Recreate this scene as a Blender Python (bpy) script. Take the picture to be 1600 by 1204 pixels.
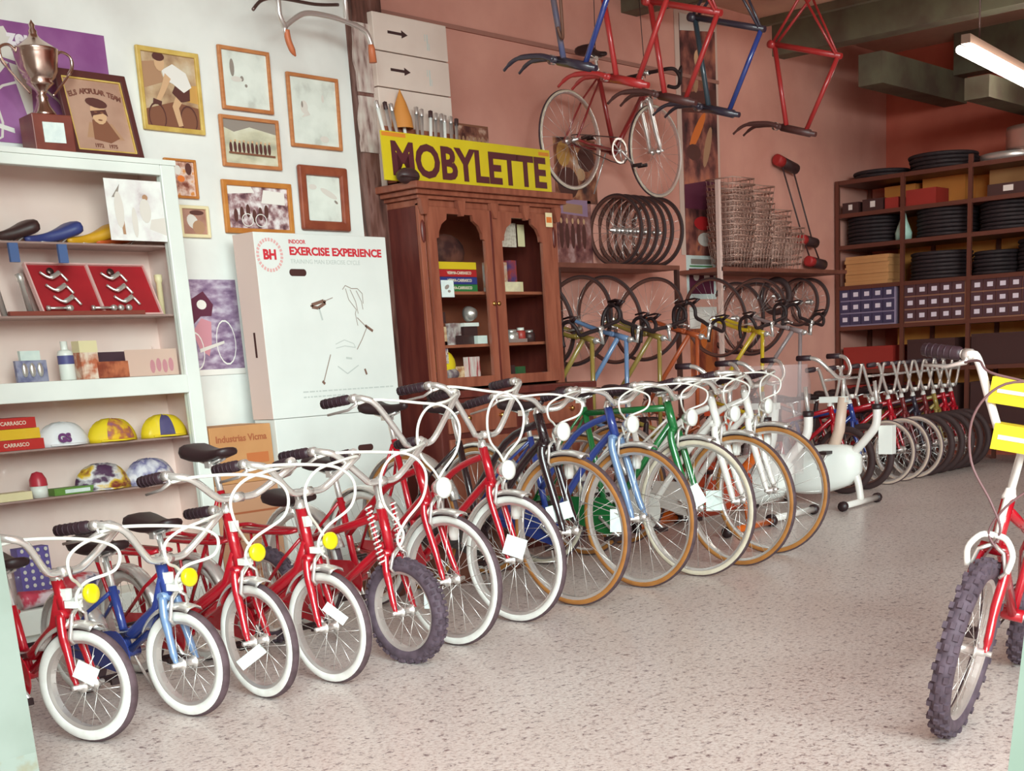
import bpy, math, random
from mathutils import Vector, Matrix, Quaternion
for o in list(bpy.data.objects): bpy.data.objects.remove(o)
SC = bpy.context.scene
COL = SC.collection
PI = math.pi
# ---------------------------------------------------------------- camera, world, daylight, exposure
cam_data = bpy.data.cameras.new('camera'); cam = bpy.data.objects.new('camera', cam_data); COL.objects.link(cam)
AX = Vector((0.6358479, -0.77006258, -0.05197192))      # image right
AD = Vector((-0.22811492, -0.12317352, -0.96581151))    # image down
AF = Vector((0.73733373, 0.62596478, -0.25398239))      # forward
cm = Matrix((( AX.x, -AD.x, -AF.x, 0), (AX.y, -AD.y, -AF.y, 0), (AX.z, -AD.z, -AF.z, 1.1), (0, 0, 0, 1)))
cam.matrix_world = cm
cam_data.sensor_fit = 'HORIZONTAL'; cam_data.sensor_width = 36.0
cam_data.lens = 36.0 * 2052.5 / 1600.0
cam_data.shift_x = (800 - 930) / 1600.0
cam_data.shift_y = (1095 - 602) / 1600.0
cam_data.clip_start = 0.05; cam_data.clip_end = 100
SC.camera = cam
w = bpy.data.worlds.new('daylight'); SC.world = w; w.use_nodes = True
w.node_tree.nodes['Background'].inputs[0].default_value = (1.0, 0.64, 0.55, 1)
w.node_tree.nodes['Background'].inputs[1].default_value = 0.78
def area(name, loc, target, sx, sy, power, color):
    d = bpy.data.lights.new(name, 'AREA'); d.shape = 'RECTANGLE'; d.size = sx; d.size_y = sy; d.energy = power; d.color = color
    o = bpy.data.objects.new(name, d); COL.objects.link(o); o.location = loc
    o.rotation_euler = (Vector(target) - Vector(loc)).to_track_quat('-Z', 'Y').to_euler()
    return o
area('street_daylight', (-4.5, -9.0, 5.0), (5.5, 4.5, 0.8), 11.0, 5.0, 3300, (0.82, 1.0, 0.99))
area('front_floor_fill', (0.3, -1.2, 5.2), (2.6, 1.4, 0.0), 3.4, 2.6, 210, (0.82, 1.0, 1.0))  # extra area lamp, added to brighten the floor at the front
vs = SC.view_settings
SC.display_settings.display_device = 'sRGB'
vs.view_transform = 'Standard'; vs.look = 'None'; vs.gamma = 1.0; vs.use_curve_mapping = False
vs.exposure = 0.17

# ---------------------------------------------------------------- materials
def srgb(c):
    return tuple((v / 12.92 if v <= 0.04045 else ((v + 0.055) / 1.055) ** 2.4) for v in (x / 255.0 for x in c))
MATS = {}
def mat(name, c, rough=0.5, metal=0.0, var=0.0, scale=8.0, c2=None, spec=0.5, emit=0, bump=0.0, coat=0.0, alpha=1.0, stretch=(1, 1, 1), detail=4.0, lo=0.35, hi=0.65):
    if name in MATS: return MATS[name]
    m = bpy.data.materials.new(name); m.use_nodes = True
    nt = m.node_tree; b = nt.nodes['Principled BSDF']
    col = srgb(c) + (1,)
    b.inputs['Base Color'].default_value = col
    b.inputs['Roughness'].default_value = rough; b.inputs['Metallic'].default_value = metal
    b.inputs['Specular IOR Level'].default_value = spec
    b.inputs['Coat Weight'].default_value = coat
    if alpha < 1: b.inputs['Alpha'].default_value = alpha
    if emit:
        b.inputs['Emission Color'].default_value = col; b.inputs['Emission Strength'].default_value = emit
    if c2 is not None or bump:
        tc = nt.nodes.new('ShaderNodeTexCoord'); mp = nt.nodes.new('ShaderNodeMapping'); mp.inputs['Scale'].default_value = stretch
        nt.links.new(tc.outputs['Object'], mp.inputs[0])
        n = nt.nodes.new('ShaderNodeTexNoise'); n.inputs['Scale'].default_value = scale; n.inputs['Detail'].default_value = detail
        nt.links.new(mp.outputs[0], n.inputs['Vector'])
        if c2 is not None:
            r = nt.nodes.new('ShaderNodeValToRGB'); e = r.color_ramp.elements
            e[0].position = lo; e[1].position = hi; e[0].color = col; e[1].color = srgb(c2) + (1,)
            nt.links.new(n.outputs['Fac'], r.inputs[0]); nt.links.new(r.outputs[0], b.inputs['Base Color'])
        if bump:
            bp = nt.nodes.new('ShaderNodeBump'); bp.inputs['Strength'].default_value = bump; bp.inputs['Distance'].default_value = 0.01
            nt.links.new(n.outputs['Fac'], bp.inputs['Height']); nt.links.new(bp.outputs[0], b.inputs['Normal'])
    MATS[name] = m
    return m
def ramp_mat(name, stops, scale=6.0, rough=0.6, detail=6.0, stretch=(1, 1, 1), distortion=0.0):
    """mottled print: several colours on one noise"""
    if name in MATS: return MATS[name]
    m = bpy.data.materials.new(name); m.use_nodes = True
    nt = m.node_tree; b = nt.nodes['Principled BSDF']; b.inputs['Roughness'].default_value = rough
    tc = nt.nodes.new('ShaderNodeTexCoord'); mp = nt.nodes.new('ShaderNodeMapping'); mp.inputs['Scale'].default_value = stretch
    n = nt.nodes.new('ShaderNodeTexNoise'); n.inputs['Scale'].default_value = scale; n.inputs['Detail'].default_value = detail
    n.inputs['Distortion'].default_value = distortion
    r = nt.nodes.new('ShaderNodeValToRGB'); e = r.color_ramp.elements
    while len(e) < len(stops): e.new(0.5)
    for k, (p, c) in enumerate(stops): e[k].position = p; e[k].color = srgb(c) + (1,)
    nt.links.new(tc.outputs['Object'], mp.inputs[0]); nt.links.new(mp.outputs[0], n.inputs['Vector'])
    nt.links.new(n.outputs['Fac'], r.inputs[0]); nt.links.new(r.outputs[0], b.inputs['Base Color'])
    MATS[name] = m
    return m
def glass_mat():
    if 'glass' in MATS: return MATS['glass']
    m = bpy.data.materials.new('glass'); m.use_nodes = True; nt = m.node_tree
    for n in list(nt.nodes): nt.nodes.remove(n)
    out = nt.nodes.new('ShaderNodeOutputMaterial'); mix = nt.nodes.new('ShaderNodeMixShader')
    tr = nt.nodes.new('ShaderNodeBsdfTransparent'); gl = nt.nodes.new('ShaderNodeBsdfGlossy'); gl.inputs['Roughness'].default_value = 0.03
    fr = nt.nodes.new('ShaderNodeFresnel'); fr.inputs[0].default_value = 1.45
    tr.inputs[0].default_value = (0.97, 0.98, 0.97, 1)
    ge = nt.nodes.new('ShaderNodeNewGeometry'); mu = nt.nodes.new('ShaderNodeMath'); mu.operation = 'MULTIPLY_ADD'; mu.inputs[1].default_value = -1.0; mu.inputs[2].default_value = 1.0
    m2 = nt.nodes.new('ShaderNodeMath'); m2.operation = 'MULTIPLY'
    nt.links.new(ge.outputs['Backfacing'], mu.inputs[0]); nt.links.new(mu.outputs[0], m2.inputs[0]); nt.links.new(fr.outputs[0], m2.inputs[1])
    nt.links.new(m2.outputs[0], mix.inputs[0]); nt.links.new(tr.outputs[0], mix.inputs[1]); nt.links.new(gl.outputs[0], mix.inputs[2])
    nt.links.new(mix.outputs[0], out.inputs[0])
    MATS['glass'] = m
    return m
def film_mat():
    if 'film' in MATS: return MATS['film']
    m = bpy.data.materials.new('film'); m.use_nodes = True; nt = m.node_tree
    for n in list(nt.nodes): nt.nodes.remove(n)
    out = nt.nodes.new('ShaderNodeOutputMaterial'); mix = nt.nodes.new('ShaderNodeMixShader'); mix.inputs[0].default_value = 0.22
    tr = nt.nodes.new('ShaderNodeBsdfTransparent'); pb = nt.nodes.new('ShaderNodeBsdfPrincipled')
    pb.inputs['Base Color'].default_value = srgb((226, 205, 205)) + (1,); pb.inputs['Roughness'].default_value = 0.25
    nt.links.new(tr.outputs[0], mix.inputs[1]); nt.links.new(pb.outputs[0], mix.inputs[2]); nt.links.new(mix.outputs[0], out.inputs[0])
    MATS['film'] = m
    return m

# ---------------------------------------------------------------- mesh building
class MB:
    def __init__(s): s.V = []; s.F = []; s.S = []; s.I = []
    def add(s, V, F, smooth=False, mi=0):
        b = len(s.V); s.V += [tuple(v) for v in V]
        for k, f in enumerate(F):
            s.F.append(tuple(i + b for i in f)); s.S.append(smooth); s.I.append(mi[k] if isinstance(mi, list) else mi)
        return s
    def box(s, x0, x1, y0, y1, z0, z1, mi=0):
        V = [(x0, y0, z0), (x1, y0, z0), (x1, y1, z0), (x0, y1, z0), (x0, y0, z1), (x1, y0, z1), (x1, y1, z1), (x0, y1, z1)]
        return s.add(V, [(0, 3, 2, 1), (4, 5, 6, 7), (0, 1, 5, 4), (1, 2, 6, 5), (2, 3, 7, 6), (3, 0, 4, 7)], False, mi)
    def cb(s, x, y, z, a, b, c, mi=0, rz=0.0, rx=0.0, ry=0.0):
        """box of full size a,b,c centred at x,y,z, turned"""
        from mathutils import Euler
        R = Euler((rx, ry, rz)).to_matrix(); V = []
        for dz in (-c / 2, c / 2):
            for dx, dy in ((-a / 2, -b / 2), (a / 2, -b / 2), (a / 2, b / 2), (-a / 2, b / 2)):
                V.append(R @ Vector((dx, dy, dz)) + Vector((x, y, z)))
        return s.add(V, [(0, 3, 2, 1), (4, 5, 6, 7), (0, 1, 5, 4), (1, 2, 6, 5), (2, 3, 7, 6), (3, 0, 4, 7)], False, mi)
    def tube(s, pts, r, n=8, mi=0, closed=False, fl=1.0):
        P = [Vector(p) for p in pts]; N = len(P)
        rr = r if isinstance(r, (list, tuple)) else [r] * N
        T = []
        for i in range(N):
            a = P[(i - 1) % N] if (closed or i > 0) else P[i]; b = P[(i + 1) % N] if (closed or i < N - 1) else P[i]
            T.append((b - a).normalized())
        u = T[0].orthogonal().normalized()
        if abs(T[0].z) < 0.9: u = Vector((0, 0, 1)) - T[0] * T[0].z; u.normalize()
        V = []
        for i in range(N):
            if i > 0:
                q = T[i - 1].rotation_difference(T[i]); u = q @ u
            u = (u - T[i] * u.dot(T[i])).normalized(); v = T[i].cross(u)
            for k in range(n):
                a = 2 * PI * k / n
                V.append(P[i] + u * (rr[i] * math.cos(a)) + v * (rr[i] * fl * math.sin(a)))
        F = []
        for i in range(N if closed else N - 1):
            j = (i + 1) % N
            for k in range(n):
                F.append((i * n + k, i * n + (k + 1) % n, j * n + (k + 1) % n, j * n + k))
        s.add(V, F, True, mi)
        if not closed:
            b = len(s.V) - len(V)
            s.F.append(tuple(b + k for k in range(n))[::-1]); s.S.append(False); s.I.append(mi)
            s.F.append(tuple(b + (N - 1) * n + k for k in range(n))); s.S.append(False); s.I.append(mi)
        return s
    def lathe(s, prof, n=24, mi=0, c=(0, 0, 0), axis='z', closed=False, smooth=True, arc=None):
        """prof: (radius, height[, material]) rings about an axis through c"""
        V = []; F = []; M_ = []; L = len(prof)
        for k in range(n):
            a = 2 * PI * k / n; ca, sa = math.cos(a), math.sin(a)
            for p in prof:
                r, h = p[0], p[1]
                q = (r * ca, r * sa, h) if axis == 'z' else ((r * ca, h, r * sa) if axis == 'y' else (h, r * ca, r * sa))
                V.append((q[0] + c[0], q[1] + c[1], q[2] + c[2]))
        for k in range(n):
            j = (k + 1) % n
            for i in range(L if closed else L - 1):
                i2 = (i + 1) % L
                f = (k * L + i, j * L + i, j * L + i2, k * L + i2)
                F.append(f if axis != 'y' else f[::-1]); M_.append(prof[i][2] if len(prof[i]) > 2 else mi)
        return s.add(V, F, smooth, M_)
    def disc(s, c, r, axis='y', n=20, mi=0, th=0.004):
        return s.lathe([(0.0005, -th / 2), (r, -th / 2), (r, th / 2), (0.0005, th / 2)], n, mi, c, axis, smooth=False)
    def prism(s, poly, vec, mi=0):
        n = len(poly); v = Vector(vec)
        V = [Vector(p) for p in poly] + [Vector(p) + v for p in poly]
        F = [tuple(range(n))[::-1], tuple(range(n, 2 * n))] + [(i, (i + 1) % n, n + (i + 1) % n, n + i) for i in range(n)]
        return s.add(V, F, False, mi)
    def ell(s, c, r, n=14, m=8, mi=0, R=None):
        V = []; F = []
        for i in range(m + 1):
            t = PI * i / m
            for k in range(n):
                a = 2 * PI * k / n
                p = Vector((r[0] * math.sin(t) * math.cos(a), r[1] * math.sin(t) * math.sin(a), r[2] * math.cos(t)))
                if R is not None: p = R @ p
                V.append(p + Vector(c))
        for i in range(m):
            for k in range(n):
                F.append((i * n + k, (i + 1) * n + k, (i + 1) * n + (k + 1) % n, i * n + (k + 1) % n))
        return s.add(V, F, True, mi)
    def loft(s, rings, mi=0, smooth=True, caps=True):
        n = len(rings[0]); V = [v for r in rings for v in r]; F = []
        for i in range(len(rings) - 1):
            for k in range(n):
                F.append((i * n + k, i * n + (k + 1) % n, (i + 1) * n + (k + 1) % n, (i + 1) * n + k))
        if caps: F += [tuple(range(n))[::-1], tuple((len(rings) - 1) * n + k for k in range(n))]
        return s.add(V, F, smooth, mi)
    def plate_hole(s, outer, inner, y0, y1, mi=0):
        """plate in the xz plane between y0 and y1 with one hole; both loops given with the same number of points"""
        n = len(outer)
        V = [(p[0], y0, p[1]) for p in outer] + [(p[0], y0, p[1]) for p in inner] + [(p[0], y1, p[1]) for p in outer] + [(p[0], y1, p[1]) for p in inner]
        F = []
        for i in range(n):
            j = (i + 1) % n
            F += [(i, j, n + j, n + i), (2 * n + j, 2 * n + i, 3 * n + i, 3 * n + j), (j, i, 2 * n + i, 2 * n + j), (n + i, n + j, 3 * n + j, 3 * n + i)]
        return s.add(V, F, False, mi)
    def mesh(s, name, mats):
        me = bpy.data.meshes.new(name); me.from_pydata(s.V, [], s.F)
        for m in mats: me.materials.append(m)
        me.polygons.foreach_set('use_smooth', s.S); me.polygons.foreach_set('material_index', s.I); me.update()
        return me
    def build(s, name, mats, parent=None, loc=None, bevel=0.0):
        mats = mats if isinstance(mats, (list, tuple)) else [mats]
        return put(name, s.mesh(name, mats), parent, loc, bevel)
def put(name, me, parent=None, loc=None, bevel=0.0):
    o = bpy.data.objects.new(name, me); COL.objects.link(o)
    if parent is not None: o.parent = parent
    if loc is not None: o.location = loc
    if bevel:
        b = o.modifiers.new('bevel', 'BEVEL'); b.width = bevel; b.segments = 2; b.limit_method = 'ANGLE'
    return o
CACHE = {}
def cached(key, fn):
    if key not in CACHE: CACHE[key] = fn()
    return CACHE[key]
def tag(o, label, cat, group=None, kind=None):
    o['label'] = label; o['category'] = cat
    if group: o['group'] = group
    if kind: o['kind'] = kind
    return o
def thing(name, label, cat, loc=(0, 0, 0), rz=0.0, group=None):
    o = bpy.data.objects.new(name, None); COL.objects.link(o); o.location = loc; o.rotation_euler = (0, 0, rz)
    o.empty_display_size = 0.05
    return tag(o, label, cat, group)
def struct(name, mb, m, bevel=0.0):
    o = mb.build(name, m, None, None, bevel); o['kind'] = 'structure'; return o
def spline(pts, k=6):
    P = [Vector(p) for p in pts]; out = []
    for i in range(len(P) - 1):
        p0 = P[max(i - 1, 0)]; p1 = P[i]; p2 = P[i + 1]; p3 = P[min(i + 2, len(P) - 1)]
        for j in range(k):
            t = j / k
            out.append(0.5 * ((2 * p1) + (p2 - p0) * t + (2 * p0 - 5 * p1 + 4 * p2 - p3) * t * t + (3 * p1 - p0 - 3 * p2 + p3) * t ** 3))
    out.append(P[-1]); return out
def text_mesh(body, size, bold=0.0, depth=0.001, align='CENTER', width=1.0):
    cu = bpy.data.curves.new('lettering', 'FONT'); cu.body = body; cu.size = size; cu.offset = bold; cu.extrude = depth
    cu.align_x = align; cu.align_y = 'CENTER'; cu.resolution_u = 3
    o = bpy.data.objects.new('tmp', cu); COL.objects.link(o)
    dg = bpy.context.evaluated_depsgraph_get()
    me = bpy.data.meshes.new_from_object(o.evaluated_get(dg)); bpy.data.objects.remove(o)
    if width != 1.0: me.transform(Matrix.Scale(width, 4, (1, 0, 0)))
    return me
def lettering(name, body, size, m, parent, loc, rot=(PI / 2, 0, 0), bold=0.0, depth=0.001, align='CENTER', width=1.0):
    me = text_mesh(body, size, bold, depth, align, width); me.name = name; me.materials.clear(); me.materials.append(m)
    o = put(name, me, parent, loc); o.rotation_euler = rot
    return o

# ---------------------------------------------------------------- the shop shell
def floor_mat():
    m = bpy.data.materials.new('terrazzo'); m.use_nodes = True; nt = m.node_tree; b = nt.nodes['Principled BSDF']
    b.inputs['Roughness'].default_value = 0.32
    tc = nt.nodes.new('ShaderNodeTexCoord')
    v = nt.nodes.new('ShaderNodeTexNoise'); v.inputs['Scale'].default_value = 70; v.inputs['Detail'].default_value = 6; v.inputs['Roughness'].default_value = 0.72
    r = nt.nodes.new('ShaderNodeValToRGB'); e = r.color_ramp.elements
    e[0].position = 0.33; e[0].color = srgb((138, 114, 112)) + (1,); e[1].position = 0.60; e[1].color = srgb((236, 226, 221)) + (1,)
    x = e.new(0.40); x.color = srgb((198, 178, 172)) + (1,); x = e.new(0.46); x.color = srgb((220, 206, 200)) + (1,)
    v2 = nt.nodes.new('ShaderNodeTexNoise'); v2.inputs['Scale'].default_value = 30; v2.inputs['Detail'].default_value = 5; v2.inputs['Roughness'].default_value = 0.75
    r3 = nt.nodes.new('ShaderNodeValToRGB'); g = r3.color_ramp.elements
    g[0].position = 0.365; g[0].color = (0.26, 0.17, 0.19, 1); g[1].position = 0.445; g[1].color = (1, 1, 1, 1)
    m2 = nt.nodes.new('ShaderNodeMix'); m2.data_type = 'RGBA'; m2.blend_type = 'MULTIPLY'; m2.inputs[0].default_value = 1.0
    nt.links.new(tc.outputs['Object'], v2.inputs['Vector']); nt.links.new(v2.outputs['Fac'], r3.inputs[0])
    n = nt.nodes.new('ShaderNodeTexNoise'); n.inputs['Scale'].default_value = 1.1; n.inputs['Detail'].default_value = 5
    r2 = nt.nodes.new('ShaderNodeValToRGB'); f = r2.color_ramp.elements
    f[0].position = 0.35; f[0].color = (0.92, 0.89, 0.88, 1); f[1].position = 0.62; f[1].color = (1, 1, 1, 1)
    mx = nt.nodes.new('ShaderNodeMix'); mx.data_type = 'RGBA'; mx.blend_type = 'MULTIPLY'; mx.inputs[0].default_value = 1.0
    nt.links.new(tc.outputs['Object'], v.inputs['Vector']); nt.links.new(v.outputs['Fac'], r.inputs[0])
    nt.links.new(tc.outputs['Object'], n.inputs['Vector']); nt.links.new(n.outputs['Fac'], r2.inputs[0])
    nt.links.new(r.outputs[0], m2.inputs[6]); nt.links.new(r3.outputs[0], m2.inputs[7]); nt.links.new(m2.outputs[2], mx.inputs[6]); nt.links.new(r2.outputs[0], mx.inputs[7]); nt.links.new(mx.outputs[2], b.inputs['Base Color'])
    return m
WHITE_WALL = mat('white_plaster', (236, 236, 230), 0.8, c2=(222, 220, 214), scale=3.0, bump=0.15, lo=0.4, hi=0.7)
PINK_WALL = mat('bare_render', (228, 166, 149), 0.85, c2=(210, 146, 130), scale=1.6, bump=0.25, detail=8)
BACK_WALL = mat('back_wall', (212, 114, 92), 0.85, c2=(194, 96, 76), scale=2.0, detail=6)
CEIL = mat('ceiling_board', (206, 166, 142), 0.8, c2=(184, 140, 120), scale=1.5)
struct('floor', MB().box(-2.5, 13, -2.5, 6.4, -0.08, 0), floor_mat())
struct('wall_left', MB().box(1.7, 5.12, 5.8, 6.5, 0, 3.7), WHITE_WALL)
struct('wall_left_rear', MB().box(5.12, 12.2, 6.3, 6.5, 0, 3.7), PINK_WALL)
struct('wall_back', MB().box(12.1, 12.3, -2.5, 6.3, 0, 3.7), BACK_WALL)
struct('wall_right', MB().box(5.2, 12.1, -2.5, -2.3, 0, 3.7), PINK_WALL)
o = struct('ceiling', MB().box(1.6, 12.3, -2.5, 6.5, 3.66, 3.76), CEIL)
struct('wall_front', MB().box(1.30, 1.56, 3.42, 6.5, 0, 3.7), WHITE_WALL)
# pale flaking door jambs either side of the shop doorway
jm = mat('jamb_paint', (146, 158, 149), 0.7, c2=(136, 148, 138), scale=5, bump=0.2)
stain = ramp_mat('jamb_stain', [(0.40, (146, 158, 149)), (0.54, (140, 134, 108)), (0.60, (134, 98, 44)), (0.72, (146, 128, 86))], scale=11, detail=5)
m = MB().box(1.40, 1.60, 3.315, 3.42, 0.16, 2.6).box(1.40, 1.60, 3.315, 3.42, 0.0, 0.16, 1)
struct('trim_1', m, [jm, stain])
o = struct('trim_2', MB().box(-0.06, 0.06, -0.5, 0.0, 0, 0.9), mat('green_paint', (140, 164, 151), 0.6, c2=(130, 154, 140), scale=4))
o.location = (1.6, 0.678, 0.0); o.rotation_euler = (math.radians(5), 0, 0)
# coursed joint line and roof joists
struct('trim_3', MB().box(5.6, 9.3, 6.285, 6.3, 3.1, 3.125), mat('joint', (170, 118, 104), 0.9))
joist = mat('green_joist', (112, 110, 88), 0.7, c2=(96, 84, 70), scale=4)
for k, (x, z0, z1) in enumerate(((11.9, 3.32, 3.66), (10.2, 3.40, 3.66), (8.2, 3.44, 3.66))):
    struct('trim_%d' % (4 + k), MB().box(x - 0.09, x + 0.09, -2.3, 5.5 if k == 0 else 6.3, z0, z1), joist)
struct('trim_7', MB().box(10.5, 12.1, 5.5, 5.72, 3.12, 3.36).box(10.4, 12.1, 4.55, 4.75, 2.86, 3.02), joist)
for k in range(9):
    x = 2.6 + k * 1.05
    struct('trim_%d' % (8 + k), MB().box(x - 0.03, x + 0.03, -2.3, 6.3, 3.60, 3.66), joist)
# dark timber post with plaster scabs at the end of the white wall
pm = ramp_mat('old_timber', [(0.30, (62, 34, 28)), (0.48, (104, 66, 56)), (0.60, (128, 92, 84)), (0.70, (88, 50, 42))], scale=7, detail=8, stretch=(3, 3, 0.6))
pl = ramp_mat('plaster_scab', [(0.35, (120, 88, 82)), (0.5, (190, 168, 160)), (0.65, (206, 196, 186))], scale=14, detail=8, stretch=(2, 2, 0.5))
m = MB().box(5.09, 5.30, 5.74, 6.3, 0, 3.66)
rnd = random.Random(4)
for z0, z1 in ((2.22, 2.50), (2.52, 2.86)):
    n = 7; L = [(5.085 - 0.012 + rnd.uniform(-.012, .012), 5.74, z0 + (z1 - z0) * i / n) for i in range(n + 1)]
    Rr = [(5.205 + rnd.uniform(-.014, .014), 5.74, z0 + (z1 - z0) * i / n) for i in range(n + 1)]
    m.prism(L + Rr[::-1], (0, -0.008, 0), 1)
struct('trim_17', m, [pm, pl])

# ---------------------------------------------------------------- bicycle materials
CHROME = mat('chrome', (242, 240, 236), 0.26, 0.72)
ALLOY = mat('alloy', (228, 222, 218), 0.32, 0.75)
STEEL = mat('dark_steel', (120, 100, 96), 0.4, 0.9)
RUBBER = mat('tyre_rubber', (92, 72, 78), 0.75, c2=(74, 56, 60), scale=30)  # tone lightened for the daylight on the front tyres
KNOB = mat('knobby_rubber', (96, 80, 92), 0.75, c2=(74, 60, 70), scale=25)
WWALL = mat('white_sidewall', (232, 232, 226), 0.55, c2=(220, 216, 210), scale=20)
CWALL = mat('cream_sidewall', (222, 212, 190), 0.55, c2=(206, 194, 172), scale=20)
TWALL = mat('tan_sidewall', (176, 118, 58), 0.6, c2=(160, 102, 48), scale=16)
BLACK = mat('black_plastic', (46, 28, 30), 0.45)
GRIP = mat('grip_rubber', (54, 34, 42), 0.5)
CABLE = mat('white_cable', (238, 236, 228), 0.4)
WPLAS = mat('white_plastic', (238, 238, 232), 0.35)
PAPER = mat('tag_paper', (226, 236, 230), 0.7, c2=(214, 226, 222), scale=40)
PADY = mat('pad_yellow', (222, 196, 40), .5)
YREF = mat('yellow_reflector', (238, 222, 20), 0.3)
RED = mat('red_enamel', (176, 16, 34), 0.25, coat=0.6)
BLUE = mat('blue_enamel', (44, 62, 132), 0.25, coat=0.6)
SKY = mat('steel_blue_enamel', (112, 138, 176), 0.3, coat=0.5)
GREEN = mat('green_enamel', (30, 110, 56), 0.25, coat=0.6)
BLK = mat('black_enamel', (40, 24, 28), 0.25, coat=0.6)
WHT = mat('white_enamel', (236, 230, 224), 0.25, coat=0.6)
OLIVE = mat('olive_enamel', (150, 126, 62), 0.3, coat=0.5)
ORANGE = mat('orange_enamel', (222, 104, 30), 0.3, coat=0.5)
YELLOW = mat('yellow_enamel', (206, 172, 40), 0.3, coat=0.5)
GREY = mat('grey_enamel', (150, 132, 132), 0.35, coat=0.4)
TAPE = mat('black_bar_tape', (40, 24, 26), 0.6)
DRIM = mat('dull_rim', (120, 84, 76), .45, .5)
WALLS = {'white': WWALL, 'tan': TWALL, 'cream': CWALL, 'black': mat('shaded_rubber', (62, 42, 42), .7), 'knob': KNOB}  # 'black' is tyre rubber darkened for the shade at the rear

# ---------------------------------------------------------------- bicycle parts (wheels turn about y, bicycles face +x)
def tyre_mesh(R, rt, wall):
    def f():
        m = MB(); prof = []; n = 14; rc = R - rt
        for k in range(n):
            a = 2 * PI * k / n
            side = math.degrees(abs((a + PI) % (2 * PI) - PI))      # 0 = outward
            tread = side < (40 if wall in ('tan', 'cream', 'cream2') else 47) or wall in ('knob', 'black')
            prof.append((rc + rt * math.cos(a), -rt * 0.95 * math.sin(a), 0 if tread else 1))
        m.lathe(prof, 56, 0, axis='y', closed=True)
        if wall == 'knob':
            for k in range(54):
                a = 2 * PI * k / 54
                for sy in ((-0.55, 0.55) if k % 2 else (-0.92, 0.0, 0.92)):
                    ph = sy * 1.0; rr = rc + rt * math.cos(ph); yy = rt * math.sin(ph)
                    m.cb(rr * math.cos(a), yy, rr * math.sin(a), 0.013, 0.013, 0.018 * R / 0.25, 0, ry=-a)
        return m.mesh('tire', [KNOB if wall == 'knob' else WALLS['black'] if wall == 'black' else RUBBER, WALLS[wall]])
    return cached(('tyre', round(R, 3), rt, wall), f)
def rim_mesh(R, rt, m=None):
    def f():
        ri = R - 2 * rt + 0.006; h = 0.011 + rt * 0.25
        return MB().lathe([(ri, -h), (ri + .004, -h), (ri + .004, h), (ri, h), (ri - .009, h * .7), (ri - .009, -h * .7)], 56, 0, axis='y', closed=True, smooth=False).mesh('rim', [m or ALLOY])
    return cached(('rim', round(R, 3), rt, m.name if m else ''), f)
def spoke_mesh(R, rt, n=28):
    def f():
        m = MB(); ri = R - 2 * rt - .005
        for k in range(n):
            a = 2 * PI * k / n; sd = 1 if k % 2 else -1; b = a + (0.95 if (k // 2) % 2 else -0.95)
            m.tube([(0.02 * math.cos(b), sd * .026, 0.02 * math.sin(b)), (ri * math.cos(a), 0, ri * math.sin(a))], 0.0011, 4)
        return m.mesh('spokes', [CHROME])
    return cached(('spk', round(R, 3), rt, n), f)
def hub_mesh(w=0.05):
    return cached(('hub', w), lambda: MB().lathe([(.0005, -w - .02), (.008, -w - .02), (.008, -w), (.011, -w), (.011, -.030), (.022, -.028), (.022, -.024), (.012, -.022), (.012, .022), (.022, .024), (.022, .028), (.011, .030), (.011, w), (.008, w), (.008, w + .02), (.0005, w + .02)], 14, 0, axis='y').mesh('hub', [ALLOY]))
def wheel(name, parent, loc, R, rt, wall, nsp=28, hubw=0.05, mtx=None, rm=None):
    o = put(name, rim_mesh(R, rt, rm), parent); 
    if mtx is None: o.location = loc
    else: o.matrix_local = mtx @ Matrix.Translation(loc)
    put('tire', tyre_mesh(R, rt, wall), o); put('spokes', spoke_mesh(R, rt, nsp), o); put('hub', hub_mesh(hubw), o)
    return o
def arc(cx, cz, r, a0, a1, n, y=0.0):
    return [(cx + r * math.cos(math.radians(a0 + (a1 - a0) * i / n)), y, cz + r * math.sin(math.radians(a0 + (a1 - a0) * i / n))) for i in range(n + 1)]
def fender_mesh(R, w, a0, a1, m):
    def f():
        b = MB(); n = 22; V = []; F = []
        prof = [(-w, -.012), (-w * .7, .004), (0, .010), (w * .7, .004), (w, -.012), (w * .66, .0), (0, .006), (-w * .66, .0)]
        rings = []
        for i in range(n + 1):
            a = math.radians(a0 + (a1 - a0) * i / n)
            rings.append([((R + .012 + q) * math.cos(a), p, (R + .012 + q) * math.sin(a)) for p, q in prof])
        return b.loft(rings).mesh('fender', [m])
    return cached(('fen', round(R, 3), w, a0, a1, m.name), f)
def saddle_mesh(L, W, T, long=False, m=None):
    m = m or BLACK
    def f():
        b = MB(); rings = []; n = 12; K = 14
        for i in range(K + 1):
            t = i / K; x = -L * .45 + L * t
            if long: hw = W * (0.80 + .2 * math.cos(t * 3.0)) * min(1, (t + .03) / .10) ** .5 * min(1, (1.03 - t) / .10) ** .5
            else: hw = W * (1 - .80 * min(1, max(0, (t - .12) / .55)) ** .8) * min(1, (t + .03) / .12) ** .5 * min(1, (1.04 - t) / .10) ** .5
            th = T * (0.75 + .25 * math.cos(t * PI)) * min(1, (t + .06) / .14) ** .6 * min(1, (1.08 - t) / .14) ** .6
            zc = -.25 * T * math.sin(t * PI)
            rings.append([(x, hw * math.copysign(abs(math.cos(a)) ** .7, math.cos(a)), zc + th * (.5 * math.copysign(abs(math.sin(a)) ** .7, math.sin(a)))) for a in (2 * PI * k / n for k in range(n))])
        return b.loft(rings).mesh('saddle', [m])
    return cached(('sad', L, W, T, long, m.name), f)

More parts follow.
